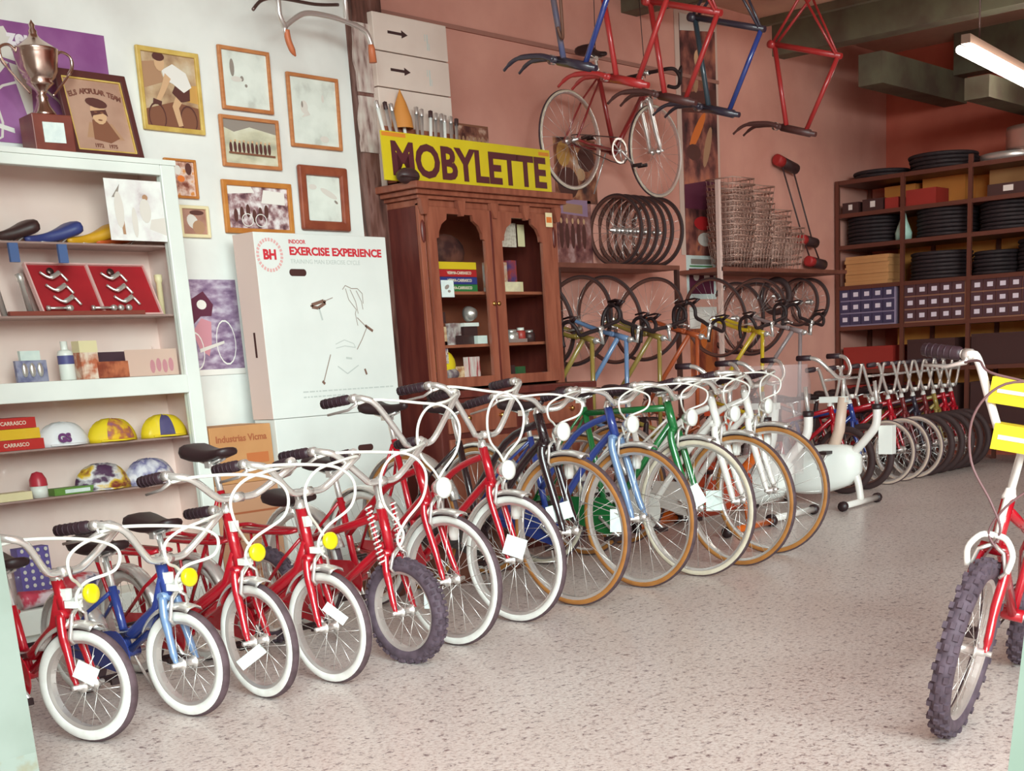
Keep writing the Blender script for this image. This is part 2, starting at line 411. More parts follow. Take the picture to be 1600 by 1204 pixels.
def bike(label, x, y, z=0.0, yaw=0.0, steer=0.0, lean=0.0, R=0.34, rt=0.016, wall='tan', col=RED, fork=None, style='step', bar='sweep', wb=1.05, sad=0.85,
         rack=False, light=None, fend=True, dyn=False, springs=False, group=None, name='bicycle', cables=True, tagpos=None, nsp=24, guard=None, hl=0.13, long=False, pads=False, seat_mat=None, simple=False, cmat=None, barw=None, barx=0.0, sweep=0.0, rise=None, barz=None):
    t = thing(name, label, 'bicycle', (x, y, z), -PI / 2 + math.radians(yaw), group)
    t.rotation_euler[0] = math.radians(lean)
    fork = fork or col
    big = R > .3; kid = R < .22
    tn = math.tan(math.radians(79 if R < .22 and bar != 'bmx' else 74)); ts = math.tan(math.radians(78)) if style not in ('race', 'bmx') else math.tan(math.radians(74))
    zb = 2 * R + (.05 if fend or springs or pads else .035); zt = zb + hl
    if bar == 'drop' or not fend: zb = 2 * R + .03; zt = zb + hl
    hx = lambda zz: -.012 - (zz - R) / tn
    rm = DRIM if wall == 'black' else None
    wheel('rear_wheel', t, (-wb, 0, R), R, rt, wall, nsp, rm=rm)
    # steered assembly turns about the head tube
    p = Vector((hx(zb), 0, zb)); ax = Vector((hx(zt) - hx(zb), 0, zt - zb)).normalized()
    S = Matrix.Translation(p) @ Matrix.Rotation(math.radians(steer), 4, ax) @ Matrix.Translation(-p)
    def st(name, mb, m):
        o = mb.build(name, m, t); o.matrix_local = S; return o
    wheel('front_wheel', t, (0, 0, R), R, rt, wall, nsp, mtx=S, rm=rm)
    fw = max(.036, rt + .014) + (.006 if big else 0)
    k = .019 if big else .015
    # frame
    bb = Vector((-wb + (.47 if big else (.34 if kid else .36)), 0, .28 if big else (.19 if kid else .24)))
    sx = lambda zz: bb.x - (zz - bb.z) / ts
    zs = sad - (.17 if big else .15)
    if style in ('diamond', 'race'): zs = zt - .02
    f = MB(); tr = .0165 if big else .015
    f.tube([(hx(zb - .01), 0, zb - .01), (hx(zt), 0, zt)], tr + .005, 10)
    f.tube([bb, (sx(zs), 0, zs)], tr, 10)
    if style in ('diamond', 'race', 'bmx'):
        f.tube([(hx(zt - .03), 0, zt - .03), (sx(zs - .03), 0, zs - .03)], tr, 10)
        f.tube([(hx(zb + .03), 0, zb + .03), bb], tr + .001, 10)
    elif style == 'fold':
        f.tube([(hx(zb + .05), 0, zb + .05), (hx(zb) - .1 * wb, 0, zb - .06), (bb.x + .05, 0, bb.z + .07), (sx(bb.z + .06), 0, bb.z + .06)], [.021, .023, .023, .021], 10)
        f.tube([(hx(zb + .01), 0, zb + .01), (hx(zb) - .16 * wb, 0, zb - .13), bb], .013, 8)
    else:
        f.tube(spline([(hx(zt - .04), 0, zt - .04), (hx(zt) - .20 * wb, 0, zt - .22 * (zt - bb.z)), (sx(bb.z + .2), 0, bb.z + .18)], 4), tr, 10)
        f.tube(spline([(hx(zb + .02), 0, zb + .02), (hx(zb) - .18 * wb, 0, zb - .30 * (zb - bb.z)), bb], 4), tr + .002, 10)
    for s in (-1, 1):
        f.tube([(bb.x, s * .03, bb.z), (-wb + .12, s * (fw + .012), R * .5 + bb.z * .5), (-wb, s * (fw + .018), R)], .009, 6)
        f.tube([(sx(zs - .02), s * .016, zs - .02), (-wb + .10 + .3 * (sx(zs) + wb), s * (fw + .004), R + .62 * (zs - R)), (-wb, s * (fw + .018), R)], .0075, 6)
    f.lathe([(.0005, -.035), (.021, -.035), (.021, .035), (.0005, .035)], 12, 0, tuple(bb), 'y')
    f.build('frame', col, t)
    # fork
    g = MB(); zc = zb - .012
    top = zc
    for s in (-1, 1):
        y_ = s * fw
        g.tube(spline([(hx(zc) + .002, s * (fw * .75), zc), (hx(zc) + .012, y_, zc - .06), (hx(R + .1) - .004, y_, R + .12), (-.012, s * (fw + .006), R + .03), (0, s * (fw + .008), R)], 4), [k * 1.0] * 9 + [k * .85] * 4 + [k * .62] * 4, 8)
    g.tube([(hx(zc), -fw * .95, zc), (hx(zc), fw * .95, zc)], .017, 8)
    g.tube([(hx(zb), 0, zb - .015), (hx(zt), 0, zt + .012)], .013, 8)
    st('fork', g, fork)
    if springs:
        for s in (-1, 1):
            q = MB(); a0 = Vector((hx(zb - .05), s * (fw + .012), zb - .05)); a1 = Vector((hx(zb + .17), s * (fw + .02), zb + .17)); d = a1 - a0; u = Vector((0, 1, 0)); v = d.normalized().cross(u)
            q.tube([a0 + d * (i / 96) + u * (.013 * math.cos(i * 2 * PI / 8)) + v * (.013 * math.sin(i * 2 * PI / 8)) for i in range(97)], .0032, 5)
            q.tube([a0, a1], .006, 6, 1)
            st('spring', q, [WHT, RED])
    # stem and handlebar
    top = Vector((hx(zt), 0, zt)); bz = barz if barz else zt + (.05 if big else .06)
    c = Vector((hx(bz) + (.05 if bar == 'sweep' else .035 if bar != 'drop' else .09) + barx, 0, bz + (.0 if bar != 'drop' else 0)))
    q = MB().lathe([(.0005, -.006), (.021, -.006), (.021, .004), (.017, .012), (.014, .026), (.0005, .027)], 12, 0, (hx(zt), 0, zt))
    q.tube([(hx(zt), 0, zt), (hx(bz), 0, bz), c], [.012, .012, .013], 8); q.lathe([(.0005, -.02), (.017, -.02), (.017, .02), (.0005, .02)], 10, 0, tuple(c), 'y')
    st('stem', q, CHROME if bar != 'bmx' else WHT)
    barw = barw or {'sweep': .27, 'rise': .255, 'high': .27, 'drop': .2, 'bmx': .31}[bar]
    rise = rise if rise is not None else {'sweep': .03, 'rise': .11, 'high': .19, 'drop': 0, 'bmx': .20}[bar]
    for_cable = []
    pts = []
    if bar == 'drop':
        half = [(0, 0, 0), (.005, .10, 0), (.01, .185, 0), (.06, .205, -.005), (.10, .21, -.045), (.085, .215, -.10), (.03, .22, -.125), (-.05, .22, -.125)]
    elif bar == 'bmx':
        half = [(0, 0, 0), (0, .05, .0), (-.005, .11, .10), (-.012, .165, rise - .01), (-.02, .20, rise), (-.06, barw, rise - .005)]
    elif bar == 'sweep':
        half = [(0, 0, 0), (.035, .06, .004), (.045, .13, rise * .7), (.02, barw - .05, rise), (-.05, barw, rise), (-.19, barw + .025, rise - .03)]
    else:
        k_ = .03 if bar == 'rise' else 0
        half = [(0, 0, 0), (.0, .06, 0), (.01, .10, rise * .18), (.01 + k_, barw - .06, rise * .85), (-.01 + k_, barw - .015, rise), (-.06 + k_, barw, rise + .002), (-.20 + k_ + sweep, barw + .02, rise - .015)]
    H = [Vector(h) for h in half]
    full = [Vector((h.x, -h.y, h.z)) + c for h in H[::-1]] + [h + c for h in H[1:]]
    st('handlebar', MB().tube(spline(full, 5), .0125 if bar != 'sweep' else .012, 8), TAPE if bar == 'drop' else WHT if pads else CHROME)
    if bar == 'bmx':
        st('crossbar', MB().tube([c + Vector((-.008, -.135, rise * .62)), c + Vector((-.008, .135, rise * .62))], .009, 8), CHROME)
    for s in (-1, 1):
        fl = lambda v: Vector((v.x, s * v.y, v.z)) + c
        e1, e2 = fl(H[-1]), fl(H[-2])
        if bar == 'drop':
            st('brake_lever', MB().tube([fl(Vector((.10, .208, -.02))), fl(Vector((.125, .208, .02))), fl(Vector((.13, .208, -.02))), fl(Vector((.12, .21, -.09)))], [.013, .012, .007, .006], 6), [BLACK])
            continue
        d = (e1 - e2).normalized()
        gl = min((e1 - e2).length * .95, .13 if bar != 'bmx' else .12)
        gr = MB().tube([e1 - d * gl, e1 - d * (gl - .008), e1 + d * .004, e1 + d * .008], [.015, .019, .018, .012], 10)
        if not simple:
            for i in range(5): gr.tube([e1 - d * (gl * (i + .7) / 6) , e1 - d * (gl * (i + .7) / 6 - .006)], .0195, 10)
        st('grip', gr, GRIP)
        if simple: continue
        lp = e1 - d * (gl + .02)
        lv = MB().tube([lp, lp + Vector((.015, 0, -.02)), lp + d * .05 + Vector((.022, 0, -.036)), lp + d * (gl + .01) + Vector((.006, 0, -.042))], [.009, .008, .0055, .005], 6).tube([lp - d * .012, lp + d * .014], .0165, 8)
        st('brake_lever', lv, ALLOY)
        for_cable.append((s, lp + Vector((.02, 0, -.02))))
    if bar == 'drop': for_cable = []
    if cables and for_cable:
        for s, lp in for_cable:
            end = Vector((hx(zb) + .05, .012, zb)) if s < 0 else Vector((hx(zb) + .02, -.03, zb - .05))
            hz = (c.z + rise - zb - .04) / 4
            zt_ = c.z + rise * .8
            pts = [lp, lp + Vector((.05, -s * .05, .012)), Vector((c.x + .10, s * barw * .30, zt_ + .012)), Vector((c.x + .115, -s * .05, zt_ - .01)), Vector((c.x + .12, -s * .115, zt_ - hz * .9)), Vector((c.x + .11, -s * .10, zt_ - hz * 2.0)), Vector((hx(zb) + .075, -s * .02, zb + .06 + hz * .55)), Vector((hx(zb) + .06, s * .015, zb + .045)), end]
            st('brake_cable', MB().tube(spline(pts, 6), .0035 if cmat else .0048 if big else .0055, 6), cmat or CABLE)
    if not simple or fend:
        b_ = MB(); zc2 = 2 * R - .02
        for s in (-1, 1): b_.tube([(hx(zb) + .045, 0, zb + .01), (hx(zb) + .05, s * (fw * .8), zb - .01), (hx(zb) + .045, s * (rt + .020), zc2 - .012), (hx(zb) + .045, s * (rt + .006), zc2 - .03)], .0065, 6)
        st('front_brake', b_, ALLOY)
    if fend:
        wf = rt + .012
        o = put('front_fender', fender_mesh(R, wf, 72, 150 if kid else 172, CHROME), t); o.matrix_local = S @ Matrix.Translation((0, 0, R))
        o = put('rear_fender', fender_mesh(R, wf, 20, 195, CHROME), t, (-wb, 0, R))
        if not kid:
            q = MB()
            for s in (-1, 1): q.tube([(0, s * .05, R), ((R + .012) * math.cos(math.radians(168)), s * wf, R + (R + .012) * math.sin(math.radians(168)))], .0022, 5)
            st('fender_stay', q, CHROME)
    # light
    lx = hx(zb) + (.10 if big else .085)
    if light == 'yellow':
        st('lamp_bracket', MB().tube([(hx(zb) + .02, 0, zb + .02), (hx(zb) + .06, 0, zb + .045), (lx, 0, zb + .05)], .009, 6).cb(hx(zb) + .035, 0, zb + .02, .04, .035, .022), WPLAS)
        st('reflector', MB().lathe([(.0005, -.018), (.022, -.016), (.03, -.006), (.031, .008), (.024, .014), (.0005, .016)], 18, 0, (lx + .02, 0, zb + .055), 'x'), YREF)
    elif light == 'lamp':
        st('lamp_bracket', MB().tube([(lx - .03, 0, 2 * R + .02), (lx - .02, 0, 2 * R + .05), (lx, 0, 2 * R + .08)], .008, 6), CHROME)
        q = MB().lathe([(.0005, -.055), (.02, -.05), (.038, -.02), (.042, .0, 1), (.040, .008, 1), (.026, .015, 1), (.0005, .017)], 18, 0, (lx + .01, 0, 2 * R + .10), 'x')
        st('headlight', q, [CHROME, WPLAS])
    if kid and light:
        st('cable_clip', MB().cb(hx(zt) + .03, 0, zt - .05, .02, .028, .036), WPLAS)
    if dyn:
        o = MB().lathe([(.0005, -.04), (.016, -.04), (.022, -.02), (.022, .03), (.010, .04), (.007, .06), (.0005, .061)], 12, 0, (hx(2 * R - .1) + .02, fw + .035, 2 * R - .075)); st('dynamo', o, WPLAS)
    # seat
    q = MB().tube([(sx(zs - .03), 0, zs - .03), (sx(sad - .03), 0, sad - .03)], .0125, 8).tube([(sx(sad) - .06, -.02, sad - .035), (sx(sad), -.018, sad - .05), (sx(sad) + .07, -.01, sad - .03)], .005, 5).tube([(sx(sad) - .06, .02, sad - .035), (sx(sad), .018, sad - .05), (sx(sad) + .07, .01, sad - .03)], .005, 5).cb(sx(sad), 0, sad - .05, .03, .05, .028)
    q.build('seat_post', CHROME, t)
    o = put('saddle', saddle_mesh(.24 if kid else .26, .075 if kid else .085, .065 if kid else .06, long, seat_mat), t, (sx(sad) - .01, 0, sad + .0))
    # transmission
    cr = .085 if big else .06
    q = MB().lathe([(cr, -.003), (cr, .003), (cr - .014, .003), (cr - .014, -.003)], 28, 0, (bb.x, -.045, bb.z), 'y', closed=True, smooth=False)
    for i in range(5):
        a = 2 * PI * i / 5; q.tube([(bb.x, -.045, bb.z), (bb.x + (cr - .008) * math.cos(a), -.045, bb.z + (cr - .008) * math.sin(a))], .005, 5)
    ca = math.radians(-35); cl = .165 if big else .11
    q.tube([(bb.x, -.06, bb.z), (bb.x + cl * math.cos(ca), -.07, bb.z + cl * math.sin(ca))], .009, 6).tube([(bb.x, .06, bb.z), (bb.x - cl * math.cos(ca), .07, bb.z - cl * math.sin(ca))], .009, 6)
    q.tube([(bb.x, -.06, bb.z), (bb.x, .06, bb.z)], .010, 8)
    q.build('crankset', ALLOY, t)
    for s in (-1, 1):
        px_, pz_ = (bb.x + cl * math.cos(ca), bb.z + cl * math.sin(ca)) if s < 0 else (bb.x - cl * math.cos(ca), bb.z - cl * math.sin(ca))
        MB().cb(px_, s * .115, pz_, .06, .075, .008).cb(px_ + .03, s * .115, pz_, .012, .08, .022).cb(px_ - .03, s * .115, pz_, .012, .08, .022).build('pedal', BLACK, t)
    if guard is not None:
        P = []
        for i in range(9): a = math.radians(-60 + 180 * i / 8 * .9); P.append((bb.x + (cr + .022) * math.cos(a), -.052, bb.z + (cr + .022) * math.sin(a)))
        P += [(-wb + .02, -.052, R + .045), (-wb - .03, -.052, R), (-wb + .02, -.052, R - .03)]
        MB().prism(P, (0, .004, 0)).build('chain_guard', guard, t)
    else:
        P = [(bb.x, -.045, bb.z + cr), (bb.x + cr, -.045, bb.z), (bb.x, -.045, bb.z - cr), (-wb, -.045, R - .03), (-wb - .03, -.045, R), (-wb, -.045, R + .03)]
        MB().tube(spline(P + P[:1], 4)[:-1], .004, 4, closed=True).build('chain', STEEL, t)
    if rack:
        zr = 2 * R + .075; x0 = sx(zr) - .0; x1 = -wb - R * .75
        q = MB(); P = [(x0, .02, zr + .01), (x0 - .06, .055, zr), (x1 + .06, .065, zr), (x1, .04, zr + .01), (x1, -.04, zr + .01), (x1 + .06, -.065, zr), (x0 - .06, -.055, zr), (x0, -.02, zr + .01)]
        q.tube(spline(P, 4), .009, 6)
        q.tube([(x0 - .05, 0, zr), (x1 + .02, 0, zr)], .006, 6)
        for s in (-1, 1): q.tube([(x1 + .05, s * .064, zr), (-wb, s * (fw + .02), R)], .0075, 6); q.tube([(x1 + .16, s * .064, zr), (-wb, s * (fw + .02), R)], .006, 6)
        q.build('luggage_rack', col, t)
    MB().tube([(bb.x - .05, .04, bb.z - .01), (bb.x - .09, .13, .012 - z * 0)], .006, 6).build('kickstand', CHROME, t)
    if pads:
        q = MB()
        for s in (-1, 1): q.tube(spline([(hx(zb) + .05, 0, zb + .035), (hx(zb) + .055, s * .035, zb + .03), (hx(zb) + .06, s * .062, zb - .01), (hx(zb) + .055, s * .055, zb - .06)], 4), .009, 8)
        st('caliper_arch', q, WPLAS)
        st('fork_stripe', MB().tube([(hx(zt) + .022, 0, zt), (hx(zb) + .02, 0, zb + .01)], .010, 6), WHT)
        st('stem_pad', MB().box(-.03, .03, -.075, .075, -.035, .035).box(-.0315, .0315, -.06, .06, -.006, .006, 1), [PADY, PAPER]).matrix_local = S @ Matrix.Translation(c + Vector((.0, 0, .01)))
        st('crossbar_pad', MB().box(-.025, .025, -.11, .11, -.035, .035).box(-.0265, .0265, -.09, .09, -.005, .005, 1), [PADY, PAPER]).matrix_local = S @ Matrix.Translation(c + Vector((-.008, 0, rise * .62)))
    return t

row = 'row of new bicycles parked against the left wall'
bike('small red bicycle with chrome bars cut off by the white door jamb', 2.04, 3.82, R=.184, rt=.024, wall='white', col=RED, guard=RED, nsp=20, long=True, style='fold', bar='rise', wb=.66, sad=.56, steer=18, light='yellow', hl=.10, group=row, yaw=3, barz=.54, rise=.12)
bike('small blue bicycle with yellow reflector beside the red one at the jamb', 2.39, 3.80, R=.183, rt=.024, wall='white', col=BLUE, guard=BLUE, nsp=20, long=True, fork=SKY, style='fold', bar='rise', wb=.68, sad=.565, steer=10, light='yellow', hl=.10, group=row, yaw=1, barz=.53, rise=.13)
bike('red kids bicycle with yellow reflector standing right after the blue one', 2.67, 3.78, R=.205, rt=.022, wall='white', col=RED, guard=RED, nsp=20, long=True, style='fold', bar='rise', wb=.80, sad=.60, steer=1, light='yellow', hl=.19, rack=True, group=row, barz=.70, rise=.09, barx=.045, sweep=.04)
bike('red kids bicycle with yellow reflector, next to the knobby tyred one', 2.94, 3.73, R=.207, rt=.022, wall='white', col=RED, guard=RED, nsp=20, long=True, style='fold', bar='rise', wb=.80, sad=.83, steer=4, light='yellow', hl=.17, rack=True, group=row, barz=.69, rise=.11, barx=.02, sweep=.03)
bike('red cross bicycle with knobby tyres and white coil springs on the fork', 3.30, 3.72, R=.201, rt=.028, wall='knob', col=RED, nsp=20, guard=RED, style='bmx', bar='high', wb=.84, sad=.62, steer=2, fend=False, springs=True, hl=.16, rack=True, long=True, group=row, rise=.125, barz=.69)
bike('red bicycle with whitewall tyres and round headlight right of the cross bicycle', 3.61, 3.78, R=.265, rt=.021, wall='white', col=RED, style='step', bar='high', wb=.93, sad=.725, steer=2, light='lamp', dyn=True, guard=RED, group=row, rise=.185, barz=.80, hl=.16)
bike('taller red whitewall bicycle between the other red one and the tan tyred black one', 4.08, 3.87, R=.276, rt=.021, wall='white', col=RED, style='step', bar='high', wb=.95, sad=.93, steer=3, light='lamp', dyn=True, guard=RED, group=row, rise=.21, barz=.80, hl=.15)
bike('black framed bicycle with tan tyres and swept handlebar', 4.48, 3.89, R=.341, rt=.019, wall='tan', col=BLK, style='step', bar='sweep', wb=1.05, sad=.91, light='lamp', dyn=True, guard=BLK, group=row, barz=.88, rise=.07)
bike('blue framed bicycle with tan tyres beside the green one', 4.98, 3.89, R=.339, rt=.019, wall='tan', col=BLUE, fork=SKY, style='step', bar='sweep', wb=1.05, sad=.89, light='lamp', dyn=True, guard=BLUE, group=row, barz=.88, rise=.07)
bike('green bicycle with level top tube and cream tyres', 5.36, 3.82, R=.341, rt=.019, wall='cream', col=GREEN, style='diamond', bar='sweep', wb=1.05, sad=.93, steer=2, light='lamp', guard=GREEN, group=row, barz=.88, rise=.07)
bike('white bicycle with tan tyres right after the green one', 5.71, 3.80, R=.339, rt=.019, wall='tan', col=WHT, style='step', bar='sweep', wb=1.05, sad=.92, light='lamp', dyn=True, guard=WHT, group=row, barz=.89, rise=.07)
bike('white bicycle with tan tyres at the far end of the row, by the exercise bikes', 6.13, 3.87, R=.345, rt=.019, wall='tan', col=WHT, style='step', bar='sweep', wb=1.05, sad=.92, steer=5, dyn=True, light='lamp', guard=WHT, group=row, barz=.90, rise=.07)
# price tags hanging from the front spokes
for X, Y, z, wd, hg, ry, lb in ((2.00, 3.74, .24, .055, .045, .5, 'white price tag on the front spokes of the small red bicycle by the jamb'), (2.63, 3.78, .155, .085, .030, -.6, 'white price tag low on the front wheel of the first red kids bicycle'), (2.90, 3.64, .27, .07, .028, .7, 'white price tag on the front spokes of the red bicycle before the knobby one'), (3.57, 3.86, .205, .05, .085, .05, 'white price tag seen past the knobby tyre'), (4.04, 3.83, .335, .07, .065, .35, 'white price tag on the front spokes of the taller red whitewall bicycle'), (4.44, 3.92, .43, .085, .058, -.25, 'white price tag on the front spokes of the black bicycle'), (4.94, 4.0, .325, .045, .085, .05, 'white price tag on the front spokes of the blue bicycle'), (5.32, 3.79, .41, .05, .08, -.5, 'white price tag inside the cream tyred front wheel'), (5.67, 3.93, .34, .065, .08, .0, 'white price tag on the front spokes of the white bicycle after the green one')):
    o = MB().cb(0, 0, 0, .002, wd * 1.3, hg * 1.3).tube([(0, 0, hg * .65 - .004), (.012, .0, hg * .65 + .03)], .0012, 4).build('price_tag', PAPER, None, (X, Y, z)); o.rotation_euler = (ry, 0, .6); tag(o, lb, 'price tag', 'price tags on the bicycles')

# ---------------------------------------------------------------- left wall: pictures
def ring_poly(cx, cz, r, w, asp=1.0, n=18):
    return [(cx + r * asp * math.cos(2 * PI * i / n), cz + r * math.sin(2 * PI * i / n)) for i in range(n + 1)] + [(cx + (r - w) * asp * math.cos(2 * PI * i / n), cz + (r - w) * math.sin(2 * PI * i / n)) for i in range(n, -1, -1)]
def blob(cx, cz, a, b, n=14, rot=0.0):
    return [(cx + a * math.cos(t) * math.cos(rot) - b * math.sin(t) * math.sin(rot), cz + a * math.cos(t) * math.sin(rot) + b * math.sin(t) * math.cos(rot)) for t in (2 * PI * i / n for i in range(n))]
def print_mesh(parent, x0, x1, z0, z1, y, base, shapes=(), name='photo', th=0.002):
    """a flat print facing -y; shapes are (material, polygon in 0..1 units) inked on it"""
    m = MB().box(x0, x1, y, y + th, z0, z1); mats = [base]
    for k, (mm, poly) in enumerate(shapes):
        if mm not in mats: mats.append(mm)
        yy = y - .0004 * (k + 1)
        P = [(x0 + (x1 - x0) * min(1, max(0, u)), yy, z0 + (z1 - z0) * min(1, max(0, v))) for u, v in poly]
        n = len(P); m.add(P, [tuple(range(n))], False, mats.index(mm))
    return m.build(name, mats, parent)
def frame_mesh(x0, x1, z0, z1, y, fw, dep):
    o_ = [(x0, z0), (x1, z0), (x1, z1), (x0, z1)]; i_ = [(x0 + fw, z0 + fw), (x1 - fw, z0 + fw), (x1 - fw, z1 - fw), (x0 + fw, z1 - fw)]
    return MB().plate_hole(o_, i_, y, y + dep)
def framed(label, x0, x1, z0, z1, fm, fw, base, shapes=(), Y=5.80, dep=.018, tilt=2.2, name='framed_photo', cat='picture', bevel=.004, group=None, mount=None, mw=0):
    t = thing(name, label, cat, (x0, Y, z0), 0, group); t.rotation_euler[0] = math.radians(tilt)
    W, H = x1 - x0, z1 - z0
    frame_mesh(0, W, 0, H, -dep - .002, fw, dep).build('frame', fm, t, None, bevel)
    if mount: print_mesh(t, fw, W - fw, fw, H - fw, -.008, mount, (), 'mount'); print_mesh(t, fw + mw, W - fw - mw, fw + mw, H - fw - mw, -.0095, base, shapes)
    else: print_mesh(t, fw, W - fw, fw, H - fw, -.009, base, shapes)
    return t
GOLD = mat('gilt_frame', (222, 190, 106), 0.4, c2=(200, 162, 80), scale=14)
PINE = mat('pine_frame', (200, 132, 82), 0.5, c2=(184, 112, 66), scale=12, stretch=(1, 1, 4))
OAK = mat('oak_frame', (204, 134, 62), 0.5, c2=(186, 112, 48), scale=12)
MAHO = mat('mahogany_frame', (158, 84, 58), 0.45, c2=(134, 64, 44), scale=12)
CREAM = mat('cream_frame', (236, 220, 176), 0.5)
pale = ramp_mat('faded_print', [(0.40, (232, 236, 226)), (0.58, (222, 226, 216)), (0.70, (200, 202, 192))], scale=9)
sepia = ramp_mat('sepia_print', [(0.30, (150, 112, 84)), (0.5, (196, 164, 128)), (0.68, (214, 196, 168))], scale=10)
team = ramp_mat('team_print', [(0.35, (172, 168, 146)), (0.52, (206, 200, 172)), (0.7, (224, 220, 198))], scale=7, stretch=(1, 1, 2))
crowd = ramp_mat('crowd_print', [(0.34, (96, 62, 70)), (0.46, (158, 120, 122)), (0.56, (206, 186, 186)), (0.68, (236, 228, 226))], scale=26, detail=8)
race = ramp_mat('race_print', [(0.34, (128, 66, 50)), (0.46, (190, 140, 120)), (0.58, (226, 200, 186)), (0.68, (214, 140, 70))], scale=22)
ink = {k: mat('ink_' + k, c, 0.6) for k, c in dict(dark=(92, 52, 46), brown=(132, 84, 62), skin=(214, 172, 132), white=(236, 230, 222), grey=(150, 138, 128), navy=(86, 72, 84), ochre=(206, 156, 84), mid=(178, 136, 104), purple=(112, 56, 116), lilac=(164, 132, 160), red=(196, 40, 44), pale=(222, 214, 204), yellow=(236, 214, 40), blue=(70, 80, 150), orange=(226, 120, 50), green=(70, 140, 70), pink=(206, 140, 150), black=(48, 30, 32), maroon=(96, 36, 60)).items()}
def rider(cx, cz, s, top, skin, dark, leg=None):
    """a rider crouched over a racing bicycle, seen three-quarter, as flat inked shapes"""
    q = lambda P: [(cx + s * a, cz + s * b) for a, b in P]
    return [(dark, q(ring_poly(-.34, -.42, .24, .03, .8))), (dark, q(ring_poly(.34, -.42, .24, .03, .8))),
            (skin if leg is None else leg, q([(.16, .06), (.34, .0), (.14, -.24), (.20, -.52), (.10, -.54), (.0, -.22)])), (dark, q([(.10, .12), (.42, .12), (.40, -.10), (.20, -.14), (.02, .0)])),
            (top, q([(-.16, .34), (.08, .46), (.36, .34), (.46, .12), (.28, .02), (.06, .14), (-.12, .20)])),
            (skin, q([(-.10, .30), (.02, .22), (-.14, -.02), (-.28, -.20), (-.34, -.14), (-.20, .08)])), (skin, q(blob(-.20, .46, .11, .14))), (dark, q(blob(-.21, .55, .13, .07))), (dark, q([(-.40, -.12), (-.22, -.16), (-.24, -.22), (-.42, -.20)]))]
framed('gilt framed photo of a racing cyclist, largest picture on the white wall', 3.79, 4.125, 2.23, 2.59, GOLD, .022, sepia, [(ink['brown'], [(0, 0), (1, 0), (1, .30), (.55, .36), (0, .22)]), (ink['mid'], [(0, .5), (.4, .62), (.3, .9), (0, .86)]), (ink['ochre'], [(.78, .38), (1, .36), (1, .62), (.84, .60)])] + rider(.50, .48, .86, ink['white'], ink['skin'], ink['dark']))
framed('pale faded print in a thin pine frame directly above the team photo', 4.245, 4.55, 2.362, 2.65, PINE, .018, pale, [(ink['grey'], blob(.22, .70, .05, .16)), (ink['grey'], blob(.42, .52, .04, .05)), (ink['pale'], blob(.3, .5, .12, .05)), (ink['grey'], blob(.5, .40, .03, .03))])
framed('pine framed photo of a team lined up in front of hills', 4.21, 4.565, 2.098, 2.335, PINE, .018, team, [(ink['grey'], [(0, 1), (1, 1), (1, .74), (.5, .86), (.2, .72), (0, .82)])] + [(ink['dark'], blob(.12 + .08 * i, .36 + .02 * (i % 2), .03, .13)) for i in range(10)] + [(ink['skin'], blob(.12 + .08 * i, .50 + .02 * (i % 2), .018, .03)) for i in range(10)] + [(ink['brown'], [(.06, .26), (.94, .24), (.94, .20), (.06, .22)])])
framed('faded white print in a tall pine frame, highest one next to the timber post', 4.645, 4.98, 2.222, 2.575, PINE, .018, pale, [(ink['pale'], blob(.28, .56, .08, .10)), (ink['grey'], blob(.24, .60, .02, .05)), (ink['pale'], blob(.70, .72, .03, .06)), (ink['pale'], blob(.68, .10, .10, .05)), (ink['pale'], [(.2, .4), (.4, .45), (.35, .52)])])
framed('small gilt framed photo of riders, half behind the display case corner', 3.87, 4.045, 1.935, 2.112, OAK, .012, race, [(ink['orange'], blob(.5, .5, .14, .10)), (ink['pale'], blob(.4, .75, .12, .14)), (ink['dark'], blob(.8, .8, .12, .18))])
framed('small cream framed sepia portrait just above the purple cyclist poster', 3.92, 4.088, 1.757, 1.904, CREAM, .016, ramp_mat('sepia_dark', [(0.35, (150, 100, 84)), (0.6, (186, 140, 122))], 8), [(ink['pale'], blob(.42, .50, .22, .30, rot=.4)), (ink['mid'], blob(.66, .28, .26, .28)), (ink['dark'], blob(.62, .86, .30, .10))])
framed('wide oak framed photo of a crowd with bicycles, resting behind the white box', 4.18, 4.603, 1.785, 2.035, OAK, .026, crowd, [(ink['white'], [(0, .8), (.45, .86), (.4, 1), (0, 1)]), (ink['white'], [(.55, .62), (.95, .6), (.95, .9), (.6, .94)])] + [(ink['dark'], blob(.12 + .1 * i, .3 + .06 * (i % 3), .035, .16)) for i in range(6)] + [(ink['white'], ring_poly(.3, .2, .16, .02, .6)), (ink['white'], ring_poly(.52, .2, .16, .02, .6))])
framed('faded print in a broad mahogany frame above the white box', 4.655, 4.98, 1.816, 2.135, MAHO, .048, pale, [(ink['pale'], blob(.66, .62, .26, .07, rot=-.4)), (ink['pale'], blob(.2, .75, .12, .06)), (ink['grey'], blob(.86, .44, .06, .03, rot=-.6))], bevel=.010, dep=.026)
